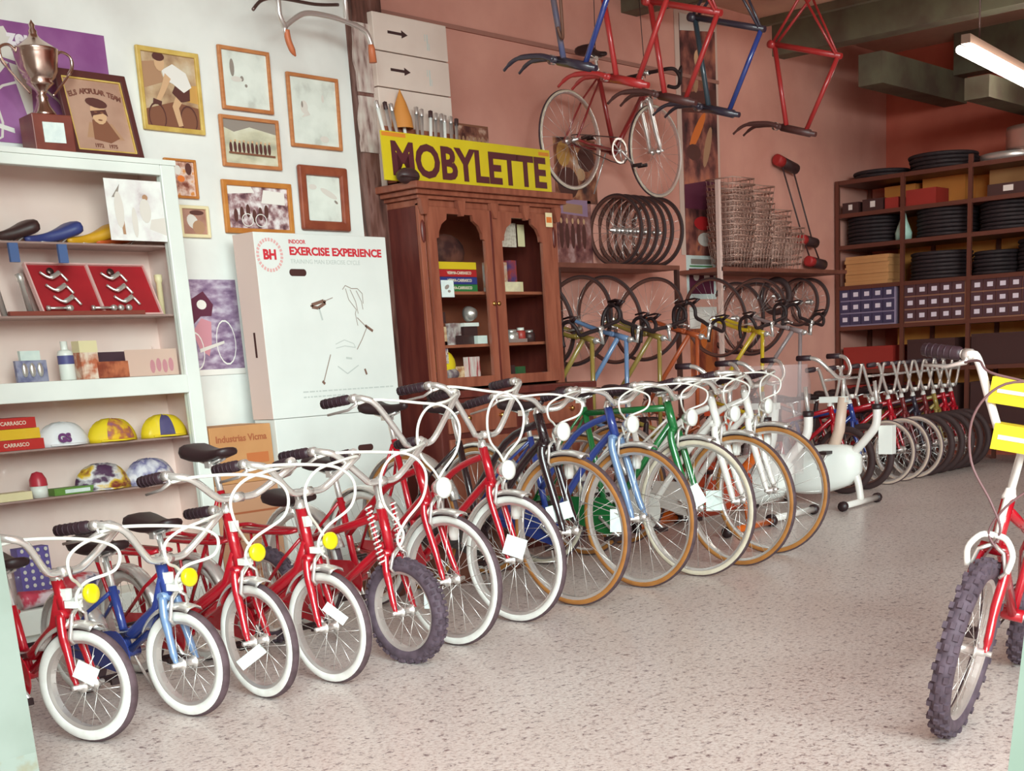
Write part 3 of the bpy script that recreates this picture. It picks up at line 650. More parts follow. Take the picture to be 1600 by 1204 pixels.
# unframed posters
purp = ramp_mat('purple_road_print', [(0.30, (104, 74, 110)), (0.48, (150, 124, 150)), (0.60, (186, 168, 186)), (0.72, (206, 196, 204))], scale=14, detail=8, stretch=(1, 1, 2))
o = print_mesh(None, 3.922, 4.205, 1.105, 1.562, 5.796, purp, [(ink['maroon'], [(0, .52), (.05, .80), (.30, .88), (.48, .74), (.42, .62), (.20, .62)]), (ink['pink'], [(0, .46), (.20, .60), (.40, .56), (.36, .34), (.28, .20), (.10, .28)]), (ink['white'], ring_poly(.66, .34, .24, .018, .86)), (ink['white'], ring_poly(.02, .26, .20, .018, .86)), (ink['pale'], [(.1, .28), (.62, .36), (.62, .33), (.1, .24)]), (ink['white'], blob(.24, .74, .1, .05)), (ink['white'], [(0, 0), (1, 0), (1, .06), (0, .06)])], 'poster', .003)
tag(o, 'purple toned racing cyclist poster on the white wall left of the exercise box', 'poster')
t = thing('poster', 'purple poster with white bicycle behind the silver trophy', 'poster', (2.70, 5.80, 2.12))
pz = ramp_mat('purple_print', [(0.35, (136, 74, 132)), (0.65, (168, 110, 162))], scale=3)
print_mesh(t, 0, .95, 0, .49, -.004, pz, [(ink['pale'], ring_poly(.22, .16, .36, .02, .6)), (ink['pale'], ring_poly(.56, .16, .36, .02, .6)), (ink['pale'], [(.22, .18), (.24, .15), (.50, .66), (.47, .68)]), (ink['pale'], [(.5, .66), (.6, .62), (.58, .18), (.56, .18)]), (ink['white'], [(.30, .20), (.48, .12), (.48, .08), (.30, .16)]), (ink['pale'], [(.46, .7), (.58, .66), (.5, .95), (.4, .9)]), (ink['orange'], blob(.40, .93, .05, .08)), (ink['pink'], blob(.40, .93, .03, .045))], 'print', .003)
lettering('lettering', 'zeus', .085, mat('print_white', (238, 228, 232), .6), t, (.56, -.0065, .425), bold=.004, depth=.0006)

# ---------------------------------------------------------------- white display case
LINING = mat('shaded_lining', (250, 224, 216), 0.8, c2=(242, 212, 204), scale=4)  # white inside of the case, its pinkish shade put into the colour
CASEW = mat('case_white', (236, 240, 232), 0.45, c2=(226, 230, 222), scale=3)
GL = glass_mat()
t = thing('display_case', 'white display case with glass front and shelves of cycling goods', 'display case', (1.95, 5.5, 0))
W = 1.785
m = MB().box(W - .075, W, 0, .045, 0, 2.03).box(0, .07, 0, .045, 0, 2.03).box(.0701, W - .0751, 0, .045, 1.985, 2.03).box(.0701, W - .0751, -.006, .05, 1.032, 1.115).box(.0701, W - .0751, 0, .045, .05, .16)
m.build('front_frame', CASEW, t, None, .004)
MB().box(-.004, W + .004, -.004, .285, 2.0301, 2.0518).build('top_board', CASEW, t)
MB().box(0.0, W, .051, .285, .10, .149).box(0.08, W - .08, .051, .27, 0, .1).build('base', CASEW, t)
MB().box(.021, W - .021, .051, .274, 1.06, 1.112).build('middle_board', CASEW, t)
MB().box(W - .02, W, .045, .285, .15, 2.03).build('side_panel', LINING, t)
MB().box(0, .02, .045, .285, .15, 2.03).build('side_panel', LINING, t)
MB().box(.02, W - .02, .275, .285, .15, 2.03).build('back_panel', LINING, t)
SHELF = mat('glass_shelf_edge', (168, 138, 132), 0.3)
for z in (1.69, 1.388, .835, .625): MB().box(.02, W - .02, .05, .275, z - .008, z).build('shelf', SHELF, t)
MB().box(.07, W - .075, .018, .022, 1.115, 1.985).build('glass_pane', GL, t); MB().box(.07, W - .075, .018, .022, .16, 1.032).build('glass_pane', GL, t)
# on top: trophy and portrait
t = thing('trophy', 'silver two-handled trophy cup on a wooden plinth with white plaque', 'trophy', (3.195, 5.60, 2.052))
SILV = mat('silver_plate', (206, 184, 172), 0.22, 1.0)
BRWD = mat('plinth_wood', (128, 62, 48), 0.4, c2=(110, 48, 38), scale=10)
MB().box(-.085, .085, -.075, .075, 0, .148).build('plinth', BRWD, t, (0, 0, 0), .004).rotation_euler[2] = -.15
MB().box(-.045, .045, -.079, -.0755, .035, .115).build('plaque', PAPER, t).rotation_euler[2] = -.15
MB().lathe([(.0005, .148), (.052, .148), (.046, .165), (.03, .19), (.022, .215), (.026, .225), (.018, .235), (.024, .250), (.044, .268), (.056, .280), (.050, .288), (.062, .300), (.078, .330), (.088, .385), (.090, .402), (.094, .408), (.088, .412), (.0005, .412)], 32).build('cup', SILV, t)
MB().lathe([(.088, .412), (.070, .424), (.036, .446), (.024, .456), (.016, .470), (.018, .480), (.010, .492), (.013, .505), (.0005, .525)], 28).build('lid', SILV, t)
for s in (-1, 1):
    MB().tube(spline([(s * .085, 0, .39), (s * .115, 0, .415), (s * .155, 0, .40), (s * .158, 0, .36), (s * .135, 0, .325), (s * .10, 0, .285), (s * .05, 0, .235)], 5), [.006] * 12 + [.008] * 8 + [.005] * 11, 8).build('handle', SILV, t)
t = thing('framed_portrait', 'dark framed sepia memorial portrait of a man in a beret, leaning on the case', 'picture', (3.31, 5.62, 2.053)); t.rotation_euler[0] = -math.radians(12)
frame_mesh(0, .345, 0, .375, -.02, .03, .02).build('frame', mat('dark_frame', (88, 46, 44), .4), t, None, .004)
frame_mesh(.03, .315, .03, .345, -.015, .006, .01).build('gilt_slip', GOLD, t)
sp2 = ramp_mat('sepia_poster', [(0.35, (172, 132, 112)), (0.65, (192, 154, 132))], 5)
print_mesh(t, .034, .311, .034, .341, -.007, sp2, [(ink['mid'], [(.2, .18), (.3, .40), (.7, .40), (.86, .18)]), (ink['brown'], [(.32, .16), (.36, .44), (.62, .44), (.78, .2), (.6, .12)]), (ink['skin'], blob(.50, .54, .14, .16)), (ink['dark'], [(.36, .56), (.64, .60), (.66, .50), (.58, .54), (.40, .50), (.37, .46)]), (ink['dark'], blob(.50, .68, .19, .07, rot=-.1)), (ink['brown'], blob(.45, .55, .03, .012)), (ink['brown'], blob(.56, .55, .03, .012)), (ink['brown'], blob(.50, .44, .04, .01))], 'portrait')
pk = mat('poster_ink', (122, 74, 60), .7)
for k, ch in enumerate('ELS APOPULAR TEAM'):
    u = (k - 8) / 8.0
    if ch != ' ': lettering('lettering', ch, .030, pk, t, (.172 + .118 * u, -.0085, .292 - .022 * u * u), (PI / 2, u * .18, 0), .0015, .0003)
lettering('lettering', '1972    1975', .022, pk, t, (.172, -.0085, .056), bold=.001, depth=.0003)
# shelf 1: saddles
SB = mat('saddle_black', (60, 38, 38), .45); SBL = mat('saddle_blue', (56, 66, 128), .45); SY = mat('saddle_yellow', (222, 160, 30), .45); SO = mat('saddle_orange', (214, 96, 44), .45)
for x, m_, col_ in ((2.79, SB, 'black saddle at the left end of the top shelf, next to another black one'), (2.99, SB, 'dark brown saddle on the top shelf beside the blue one'), (3.19, SBL, 'blue saddle on the top shelf of the display case'), (3.385, SY, 'yellow saddle on the top shelf of the display case'), (3.52, SO, 'orange saddle behind the photo taped to the glass')):
    t = thing('saddle', col_, 'bicycle saddle', (x, 5.66, 1.742), math.radians(186), 'saddles on the top shelf')
    o = put('cover', saddle_mesh(.27, .08, .06, False, m_), t); o.rotation_euler[1] = math.radians(-14 + 28)
    MB().tube([(-.075, -.028, -.0), (-.02, -.022, -.045), (.05, -.012, -.045), (.10, -.008, -.038)], .004, 6).tube([(-.075, .028, -.0), (-.02, .022, -.045), (.05, .012, -.045), (.10, .008, -.038)], .004, 6).build('rails', CHROME, t)
STRAP = mat('blue_strap', (78, 104, 156), .6)
for k, x in enumerate((2.935, 3.155)):
    tag(MB().box(x - .018, x + .022, 5.545, 5.56, 1.605, 1.682).build('toe_strap', STRAP), ('blue strap hanging under the dark brown saddle' , 'blue strap hanging under the blue saddle')[k], 'strap', 'blue straps under the top shelf')
# photo taped inside the glass
o = print_mesh(None, 3.372, 3.655, 1.702, 1.958, 5.508, ramp_mat('white_photo', [(0.4, (238, 238, 232)), (0.62, (222, 214, 212)), (0.72, (190, 172, 172))], 12), [(ink['pale'], [(.7, .2), (1, .1), (1, .4), (.75, .36)]), (ink['grey'], [(.10, .70), (.26, .92), (.2, .70)]), (ink['mid'], [(.22, .10), (.27, .10), (.26, .62), (.2, .62)]), (ink['mid'], blob(.68, .72, .05, .05)), (ink['pale'], blob(.66, .5, .10, .2)), (ink['pale'], blob(.2, .5, .08, .3)), (ink['pale'], blob(.45, .3, .05, .25))], 'photo_print', .001)
tag(o, 'white photo print taped to the glass of the display case', 'photo')
# shelf 2: red lined boxes of chromed parts, seat posts
REDB = mat('red_box_lining', (176, 28, 40), .6, c2=(156, 22, 34), scale=5); PKE = mat('pink_card_edge', (232, 184, 180), .6)
for k, (x, wd, lb) in enumerate(((3.045, .285, 'open red box of chromed pedal parts, left one on the second shelf'), (3.335, .285, 'open red box of chromed crank parts by the case corner'))):
    t = thing('parts_box', lb, 'box', (x, 5.58, 1.389), 0, 'red boxes on the second shelf'); t.rotation_euler[0] = math.radians(-26); t.rotation_euler[1] = 0
    MB().box(0, wd, 0, .012, 0, .245).build('tray', REDB, t)
    frame_mesh(-.004, wd + .004, -.004, .249, -.012, .007, .024).build('rim', PKE, t)
    rr = random.Random(k + 3)
    for a0, z0 in ((.05, .17), (.055, .11), (.07, .055)):
        MB().tube(spline([(a0, -.014, z0 + .03), (a0 + .03, -.022, z0), (a0 + .065, -.024, z0 + .012), (a0 + .09, -.016, z0 + .026), (a0 + .115, -.014, z0 - .012)], 4), [.006] * 5 + [.011] * 7 + [.006] * 5, 7).build('crank_part', CHROME, t)
    MB().lathe([(.0005, -.01), (.016, -.01), (.016, .0), (.0005, .0)], 14, 0, (.1, -.008, .205), 'y').build('cap', STEEL, t)
for k, (x, dx, lb) in enumerate(((2.86, .02, 'chrome seat post standing at the far left of the second shelf'), (2.955, .045, 'chrome seat post leaning beside the red box'), (3.64, .0, 'cream tube standing at the right end of the second shelf'))):
    o = MB().lathe([(.0005, 0), (.0135, 0), (.0135, .14), (.018, .145), (.018, .175), (.0005, .178)], 14).build('seat_post', CHROME if k < 2 else CREAM); o.location = (x + dx, 5.60, 1.39); o.rotation_euler = (0, -math.radians(10) if k < 2 else 0, 0)
    tag(o, lb, 'seat post')
o = MB().box(2.88, 3.52, 5.553, 5.574, 1.389, 1.407).build('parts_tray', mat('brown_tray', (140, 66, 54), .5)); tag(o, 'narrow brown tray along the front of the second shelf', 'tray')
for k, (x, l) in enumerate(((3.06, .09), (3.16, .03), (3.27, .10), (3.37, .03), (3.405, .03), (3.445, .03))):
    q = MB()
    if l > .05: q.tube([(0, 0, 0), (l, 0, 0)], .006, 8).lathe([(.0005, -.006), (.011, -.006), (.011, .006), (.0005, .006)], 10, 0, (0, 0, 0), 'x').lathe([(.0005, l - .006), (.011, l - .006), (.011, l + .006), (.0005, l + .006)], 10, 0, (0, 0, 0), 'x')
    else: q.lathe([(.0005, -.012), (.012, -.012), (.014, 0), (.012, .012), (.0005, .012)], 12, 0, (0, 0, 0), 'y')
    o = q.build('axle_part', ALLOY, None, (x, 5.563, 1.4195)); tag(o, ('long chrome axle lying left in the brown tray', 'short chrome nut after the left axle in the brown tray', 'long chrome axle in the middle of the brown tray', 'chrome nut first of three at the right of the brown tray', 'chrome nut, middle of three at the right of the brown tray', 'chrome nut last of three at the right of the brown tray')[k], 'axle part', 'chrome parts in the brown tray')
# bottom of upper half: packs, bottle, boxes
t = thing('blister_pack', 'blue blister pack of fittings with white header card', 'pack', (2.96, 5.60, 1.116)); MB().box(-.07, .07, -.006, .012, 0, .09).build('backing', ramp_mat('blue_pack', [(0.4, (112, 112, 148)), (0.6, (156, 154, 178))], 30), t); MB().box(-.045, .045, -.008, .012, .09, .13).build('header_card', PAPER, t)
for a in (-.035, 0, .035): MB().ell((a, -.010, .05), (.014, .010, .03)).build('fitting', ALLOY, t)
t = thing('oil_bottle', 'white bottle with blue band on the case middle board', 'bottle', (3.125, 5.60, 1.116))
MB().lathe([(.0005, 0), (.032, 0), (.034, .004), (.034, .112), (.030, .124), (.016, .130), (.0005, .13)], 20).build('bottle', WPLAS, t); MB().lathe([(.0347, .068), (.0347, .105)], 20).build('label', mat('blue_label', (84, 84, 140), .5), t); MB().lathe([(.015, .129), (.015, .165), (.0005, .166)], 14).build('cap', WPLAS, t)
t = thing('carton', 'tall orange and white carton beside the white bottle', 'box', (3.185, 5.58, 1.116)); MB().box(0, .085, 0, .06, 0, .115).build('body', ramp_mat('orange_carton', [(0.4, (196, 108, 76)), (0.6, (236, 214, 196))], 22), t); MB().box(-.001, .086, -.001, .061, .115, .165).build('lid', CREAM, t)
t = thing('display_tray', 'shallow grey tray of brochures at the right of the middle board', 'tray', (3.27, 5.70, 1.114)); t.rotation_euler[0] = -math.radians(32)
MB().box(0, .40, 0, .008, 0, .19).build('base', mat('dark_liner', (74, 50, 62), .6), t); frame_mesh(-.01, .41, -.006, .2, -.012, .012, .022).build('rim', LINING, t)
o = print_mesh(None, 3.40, 3.67, 1.117, 1.235, 5.575, mat('pink_paper', (222, 186, 172), .7), [(ink['pink'], blob(.5 + .12 * i, .35 + .05 * (i % 2), .05, .26)) for i in range(4)], 'brochure', .002); o.rotation_euler = (0, 0, 0); tag(o, 'pinkish printed brochure standing in the grey tray', 'brochure')
o = MB().cb(0, 0, 0, .15, .05, .07, rz=.2).build('bag', ramp_mat('orange_bag', [(0.4, (150, 70, 50)), (0.6, (206, 120, 84))], 20), None, (3.335, 5.585, 1.153)); tag(o, 'crumpled orange bag between the carton and the brochure', 'bag')
# lower half
tri = [mat('box_red', (196, 44, 40), .5), mat('box_yellow', (236, 188, 40), .5)]
for k in range(3):
    t = thing('parts_carton', ('red carton at the bottom of the three carton stack', 'yellow carton in the middle of the three carton stack', 'red carton on top of the three carton stack')[k], 'box', (2.70, 5.56, .836 + .0455 * k), 0, 'red and yellow cartons in the lower case')
    MB().box(0, .245 - .012 * k, 0, .15, 0, .044).build('carton', tri[k % 2], t); k != 1 and lettering('lettering', 'CARRASCO', .022, mat('pale_print', (240, 220, 200), .6), t, (.12, -.001, .022), depth=.0004, bold=.0004)
def cap(label, x, z, mats, spots, w=.118, h=.10, y=5.62, rz=0.0):
    t = thing('racing_hat', label, 'cap', (x, y, z), rz, 'cycling caps in the display case')
    b = MB(); n = 18; V = []
    rings = []
    for i in range(8):
        a = i / 7 * PI / 2 * .98
        rings.append([(w * math.cos(a) ** .75 * math.cos(2 * PI * k / n) * (1 + .04 * math.sin(3 * k)), .07 * math.cos(a) ** .75 * math.sin(2 * PI * k / n), h * math.sin(a) * (1 + .05 * math.sin(2 * k + i))) for k in range(n)])
    b.loft(rings)
    # one band over the crown in the second colour
    L = len(b.F)
    for idx in range(L - 2):
        kk = idx % n
        if kk in spots: b.I[idx] = 1
    b.build('crown', mats, t)
    MB().loft([[(-.085 + .17 * i / 8, -.055 - .045 * math.sin(PI * i / 8), .004 + dz) for i in range(9)] + [(.085 - .17 * i / 8, -.045, .006 + dz) for i in range(9)] for dz in (0, .006)], smooth=False).build('peak', mats[0], t)
    return t
CW, CY, CB, CP = mat('cap_white', (240, 236, 240), .7), mat('cap_yellow', (240, 206, 30), .7), mat('cap_blue', (84, 74, 120), .7), ramp_mat('cap_print', [(0.42, (236, 190, 40)), (0.56, (190, 110, 70)), (0.66, (150, 90, 120))], 24)
t = cap('white cycling cap with purple letters beside the carton stack', 3.065, .836, [CW, CW], ()); lettering('lettering', 'GS', .05, ink['purple'], t, (-.03, -.076, .035), (math.radians(80), 0, 0), .003)
cap('yellow cycling cap with printed motif, between the white cap and the striped one', 3.305, .836, [CY, CP], (12, 13, 14, 15))
cap('yellow cycling cap with dark blue stripe at the shelf end', 3.575, .836, [CY, CB], (12, 13))
cap('multicoloured cap in dark purple, white and yellow on the lowest glass shelf', 3.225, .626, [ramp_mat('cap_multi', [(0.40, (84, 52, 84)), (0.48, (230, 224, 226)), (0.56, (232, 190, 50)), (0.64, (140, 60, 48))], 9, stretch=(1, 1, 1.6)), CY], (), w=.135, h=.115)
cap('white, red and blue cap at the right of the lowest glass shelf', 3.47, .626, [ramp_mat('cap_tri', [(0.38, (228, 222, 232)), (0.50, (110, 104, 158)), (0.58, (232, 224, 230)), (0.66, (160, 50, 60))], 9), CW], (), w=.13, h=.115)
o = MB().box(2.70, 2.855, 5.56, 5.64, .626, .66).build('carton', CREAM); tag(o, 'flat cream carton at the left of the lowest glass shelf', 'box')
t = thing('bell', 'red and white bicycle bell beside the cream carton', 'bell', (2.905, 5.59, .626)); MB().lathe([(.0005, .0), (.034, .0), (.036, .05), (.0005, .052)], 18).build('base', WPLAS, t); MB().lathe([(.038, .05), (.036, .078), (.022, .105), (.0005, .112)], 18).build('dome', mat('bell_red', (190, 50, 66), .35), t)
t = thing('carton', 'green carton with white stripe below the multicoloured cap', 'box', (2.96, 5.565, .626)); MB().box(0, .19, 0, .06, 0, .03).build('body', mat('carton_green', (98, 140, 58), .5), t); MB().box(.05, .17, -.001, 0, .006, .022).build('stripe', PAPER, t)
dots = [(ink['pale'], blob(.14 + .24 * i, .08 + .125 * j, .055, .035)) for i in range(4) for j in range(8)]
o = print_mesh(None, 2.765, 2.91, .168, .415, 5.60, ink['purple'], dots, 'carton', .06); o.data.materials[0] = mat('violet_card', (104, 88, 158), .6); tag(o, 'violet card box with rows of pale dots in the case bottom', 'box')
o = MB().ell((0, 0, 0), (.12, .06, .055)).build('cycling_shoe', ramp_mat('shoe_red', [(0.45, (196, 44, 60)), (0.55, (230, 214, 220)), (0.62, (70, 60, 110))], 10), None, (3.06, 5.63, .215)); tag(o, 'red and blue cycling shoe in the case bottom', 'shoe')
o = MB().loft([[(-.11 + .22 * t_, .04 * math.cos(a) * (1 - .3 * t_), .035 * math.sin(a) * (1.2 - .6 * t_) + .0) for a in (2 * PI * k / 10 for k in range(10))] for t_ in (0, .2, .5, .8, 1)]).build('cycling_shoe', ramp_mat('shoe_pink', [(0.45, (196, 60, 84)), (0.55, (222, 200, 206))], 10), None, (2.83, 5.545, .20)); tag(o, 'pink red shoe lying before the violet dotted box', 'shoe')

# ---------------------------------------------------------------- cartons between case and cabinet
CARD = mat('white_card', (230, 232, 226), .7, c2=(222, 224, 218), scale=3); KRAFT = mat('kraft_card', (206, 150, 98), .75, c2=(192, 134, 84), scale=3); SIDE = mat('carton_side', (222, 198, 188), .75)
SLOT = mat('hand_hole', (70, 34, 30), .8); PRED = mat('print_red', (206, 48, 60), .6); PGREY = mat('print_grey', (196, 200, 194), .7); PBRN = mat('print_brown', (170, 96, 60), .7)
def slot(t, x, z, w_=.105, h_=.034, y=-.0015):
    P = [(x + (w_ / 2 - h_ / 2) * (1 if abs(a) < PI / 2 else -1) + h_ / 2 * math.cos(a), y, z + h_ / 2 * math.sin(a)) for a in (-PI + 2 * PI * (k + .5) / 20 for k in range(20))]
    MB().prism(P, (0, .003, 0)).build('hand_hole', SLOT, t)
t = thing('shipping_carton', 'tall white exercise bike carton with red lettering, standing on another carton', 'carton', (4.125, 5.5, .876)); CW_ = .845
MB().box(0, CW_, 0, .165, 0, .885).build('carton', [CARD], t, None, .003)
MB().box(-.0012, 0, .001, .164, .0, .884).box(-.002, -.001, .07, .085, .30, .42, 1).build('side', [SIDE, SLOT], t)
t2 = lettering('lettering', 'EXERCISE EXPERIENCE', .052, PRED, t, (.505, -.001, .80), bold=.0022, depth=.0004); me = t2.data; bx = [v.co.x for v in me.vertices]; me.transform(Matrix.Scale(.60 / (max(bx) - min(bx)), 4, (1, 0, 0)))
lettering('lettering', 'INDOOR', .026, PRED, t, (.205, -.001, .845), bold=.0006, depth=.0004, align='LEFT'); lettering('lettering', 'TRAINING MAN EXERCISE CYCLE', .030, PGREY, t, (.205, -.001, .752), depth=.0004, align='LEFT')
lettering('logo', 'BH', .062, PRED, t, (.085, -.001, .78), bold=.003, depth=.0004)
q = MB()
for k in range(26):
    a0 = 2 * PI * k / 26; a1 = a0 + .16
    q.add([(.085 + r * math.cos(a), -.001, .78 + r * math.sin(a)) for r, a in ((.064, a0), (.080, a0), (.080, a1), (.064, a1))], [(0, 1, 2, 3)])
q.build('logo_ring', mat('print_rose', (224, 170, 166), .7), t); slot(t, .245, .70)
# line drawing of the exercise bike
q = MB(); L = lambda *P: [(u, -.001, v) for u, v in P]
def stroke(P, w_=.004, mi=0):
    for (a, b), (c_, d) in zip(P, P[1:]):
        n_ = Vector((b - d, c_ - a)).normalized() * w_ / 2
        q.add([(a + n_.x, -.001, b + n_.y), (c_ + n_.x, -.001, d + n_.y), (c_ - n_.x, -.001, d - n_.y), (a - n_.x, -.001, b - n_.y)], [(0, 1, 2, 3)], False, mi)
stroke([(.31, .545), (.39, .565), (.40, .555), (.35, .530), (.31, .535), (.31, .545)], .016, 1); stroke([(.40, .565), (.45, .58)]); stroke([(.355, .53), (.37, .47)], .010, 2); stroke([(.54, .625), (.555, .57), (.60, .52), (.59, .50), (.60, .44)]); stroke([(.57, .62), (.60, .56), (.61, .50)]); stroke([(.61, .615), (.64, .56), (.645, .52)]); stroke([(.52, .62), (.54, .64), (.58, .625), (.62, .625), (.65, .60), (.65, .55)])
stroke([(.60, .48), (.66, .43), (.62, .37), (.58, .32)], .005); stroke([(.65, .44), (.70, .41)], .014, 1); stroke([(.40, .30), (.34, .17)], .006); stroke([(.33, .17), (.345, .155)], .014, 1); stroke([(.62, .22), (.63, .19)], .012, 1); stroke([(.44, .35), (.50, .37), (.56, .35), (.57, .33), (.50, .34), (.44, .33)], .004, 2); stroke([(.44, .24), (.50, .20), (.58, .24)], .006, 2); stroke([(.50, .28), (.54, .275)], .010, 2)
q.build('drawing', [mat('print_line', (158, 140, 128), .7), mat('print_dark', (126, 92, 78), .7), PGREY], t)
q = MB(); rr = random.Random(2)
for zz, x0, x1 in ((.118, .20, .80), (.092, .20, .46)):
    x = x0
    while x < x1:
        l = rr.uniform(.012, .035); q.add([(x, -.001, zz), (x + l, -.001, zz), (x + l, -.001, zz + .007), (x, -.001, zz + .007)], [(0, 1, 2, 3)]); x += l + .007
q.build('print_marks', PGREY, t)
t = thing('shipping_carton', 'white carton underneath the exercise bike carton', 'carton', (4.13, 5.5, 0)); MB().box(0, .84, 0, .165, 0, .874).build('carton', CARD, t, None, .003); slot(t, .57, .69); MB().box(0, .84, -.0008, 0, .30, .31).build('crease', SIDE, t)
t = thing('cardboard_box', 'brown cardboard box with faded lettering, topmost beside the display case', 'cardboard box', (3.755, 5.52, .585)); MB().box(0, .36, 0, .25, 0, .275).build('carton', KRAFT, t, None, .003); lettering('lettering', 'Industrias Vicma', .045, PBRN, t, (.18, -.001, .215), bold=.0012, depth=.0004)
q = MB().box(.20, .33, -.001, 0, .09, .14); q.build('print', mat('print_orange', (196, 112, 62), .7), t)
t = thing('cardboard_box', 'brown cardboard box in the middle of the stack by the case', 'cardboard box', (3.75, 5.52, .30)); MB().box(0, .37, 0, .25, 0, .284).build('carton', mat('kraft_dull', (196, 146, 112), .75), t, None, .003); MB().box(0, .37, -.001, 0, .135, .145).build('tape', PBRN, t)
t = thing('cardboard_box', 'brown cardboard box at the bottom of the stack by the case', 'cardboard box', (3.75, 5.52, 0)); MB().box(0, .37, 0, .25, 0, .299).build('carton', mat('kraft_dull2', (190, 140, 108), .75), t, None, .003); MB().box(0, .37, -.001, 0, .145, .155).build('tape', PBRN, t)
# chrome handlebar hung high on the white wall
t = thing('handlebar', 'chrome handlebar with orange tips hanging high on the white wall', 'handlebar', (4.62, 5.52, 2.70))
MB().tube(spline([(-.15, 0, -.03), (-.16, 0, .0), (-.13, 0, .03), (-.03, 0, .085), (.10, 0, .095), (.24, .0, .085), (.35, .0, .06), (.385, .0, .01), (.39, .0, -.04)], 6), .013, 10).tube([(-.155, 0, -.0), (-.185, 0, .06), (-.18, 0, .25)], .014, 10).tube([(.235, .0, .085), (.24, .0, .30)], .013, 10).build('bar', ALLOY, t)
OT = mat('orange_tip', (200, 112, 72), .5)
MB().tube(spline([(-.15, 0, -.005), (-.145, 0, -.05), (-.125, 0, -.095), (-.11, .0, -.115)], 4), [.022] * 8 + [.02, .016, .012, .008, .006], 8, fl=.7).build('tip', OT, t); MB().tube([(.385, .0, .0), (.388, .0, -.02), (.39, .0, -.085)], [.014, .018, .020], 8).build('tip', OT, t)
MB().tube(spline([(-.33, .01, .06), (-.27, .01, .11), (-.16, .01, .135), (.05, .01, .14), (.2, .01, .16)], 5), .008, 7).build('lever', STEEL, t)
MB().cb(.24, .14, .29, .03, .28, .03).cb(-.18, .14, .24, .03, .28, .03).build('bracket', ALLOY, t)

# ---------------------------------------------------------------- wooden glazed cabinet
WOOD = mat('cabinet_wood', (158, 92, 70), .38, c2=(134, 72, 54), scale=5, stretch=(5, 5, .8), coat=.3); SHADE_WOOD = mat('cabinet_shaded', (104, 46, 38), .4, c2=(86, 34, 30), scale=5, stretch=(4, 4, .7)); IWOOD = mat('cabinet_inside', (168, 98, 72), .6, c2=(146, 80, 58), scale=5)  # the darker copy carries the shade of the cabinet sides in its colour
BRASS = mat('brass', (206, 160, 96), .3, 1.0)
t = thing('glazed_cabinet', 'tall carved brown wooden cabinet with two glazed arched doors', 'cabinet', (5.22, 5.5, 0)); W = 1.13
MB().box(0, .03, .021, .48, .95, 1.9295).build('side_panel', SHADE_WOOD, t); MB().box(W - .03, W, .021, .48, .95, 1.9295).build('side_panel', SHADE_WOOD, t)
MB().box(.03, W - .03, .46, .48, .95, 1.96).build('back_panel', IWOOD, t)
MB().box(-.09, W + .10, -.14, .48, 0, .91).box(-.11, W + .12, -.16, .49, .91, .95).build('base', SHADE_WOOD, t, None, .006)
for k in range(2):
    x0 = -.04 + k * .62
    d = MB().box(x0, x0 + .55, -.155, -.138, .72, .88).build('drawer', WOOD, t, None, .005)
    for kx in (.14, .41): MB().lathe([(.0005, -.03), (.012, -.028), (.016, -.018), (.008, -.008), (.010, 0)], 12, 0, (x0 + kx, -.155, .80), 'y').build('knob', BRASS, d)
    d = MB().box(x0, x0 + .55, -.155, -.138, .08, .69).box(x0 + .08, x0 + .47, -.165, -.15, .16, .61).build('lower_door', WOOD, t, None, .005)
    MB().lathe([(.0005, -.03), (.012, -.028), (.016, -.018), (.008, -.008), (.010, 0)], 12, 0, (x0 + (.5 if k == 0 else .05), -.155, .42), 'y').build('knob', BRASS, d)
MB().box(0, W, -.005, .48, 1.93, 1.965).box(-.02, W + .02, -.03, .48, 1.965, 1.985).box(-.045, W + .045, -.055, .48, 1.985, 2.01).box(-.075, W + .075, -.085, .48, 2.01, 2.045).build('cornice', WOOD, t, None, .004)
for k, x in enumerate((.02, .30, .565, .83, 1.11)): MB().prism([(x - .03, -.01, 1.965), (x + .03, -.01, 1.965), (x + .024, -.01, 1.925), (x + .01, -.01, 1.885), (x - .01, -.01, 1.885), (x - .024, -.01, 1.925)], (0, -.03, 0)).build('corbel', WOOD, t)
MB().box(0, W, -.004, .02, 1.925, 1.945).box(0, .04, -.004, .02, .95, 1.93).box(W - .06, W, -.004, .02, .95, 1.93).build('face_frame', WOOD, t, None, .003)
for z in (1.49, 1.20, 1.0): MB().box(.03, W - .03, .03, .46, z - .016, z).build('shelf', IWOOD, t)
def door(x0, x1, xl, xr, nm):
    zb, zt, b, s_, tp = .965, 1.925, 1.02, 1.765, 1.895
    inn = [(xl, b), (xr, b), (xr, s_), (xr - .018, s_ + .004), (xr - .022, 1.80), (xr - .045, 1.84), (xr - .085, 1.865), (xr - .09, tp), (xl + .09, tp), (xl + .085, 1.865), (xl + .045, 1.84), (xl + .022, 1.80), (xl + .018, s_ + .004), (xl, s_)]
    out = [(x0, zb), (x1, zb), (x1, s_), (x1, 1.80), (x1, 1.85), (x1, zt), (xr - .085, zt), (xr - .09, zt), (xl + .09, zt), (xl + .085, zt), (x0, zt), (x0, 1.85), (x0, 1.80), (x0, s_)]
    d = MB().plate_hole(out, inn, -.022, .0).build('door', WOOD, t)
    MB().box(xl - .01, xr + .01, -.010, -.006, b - .01, tp + .01).build('glass_pane', GL, d)
    return d
d1 = door(.045, .538, .105, .485, 'l'); d2 = door(.542, 1.068, .625, .975, 'r')
MB().lathe([(.0005, -.012), (.012, -.01), (.012, 0)], 12, 0, (.52, -.022, 1.42), 'y').build('keyhole', BRASS, d1); MB().lathe([(.0005, -.012), (.012, -.01), (.012, 0)], 12, 0, (.56, -.022, 1.42), 'y').build('keyhole', BRASS, d2)
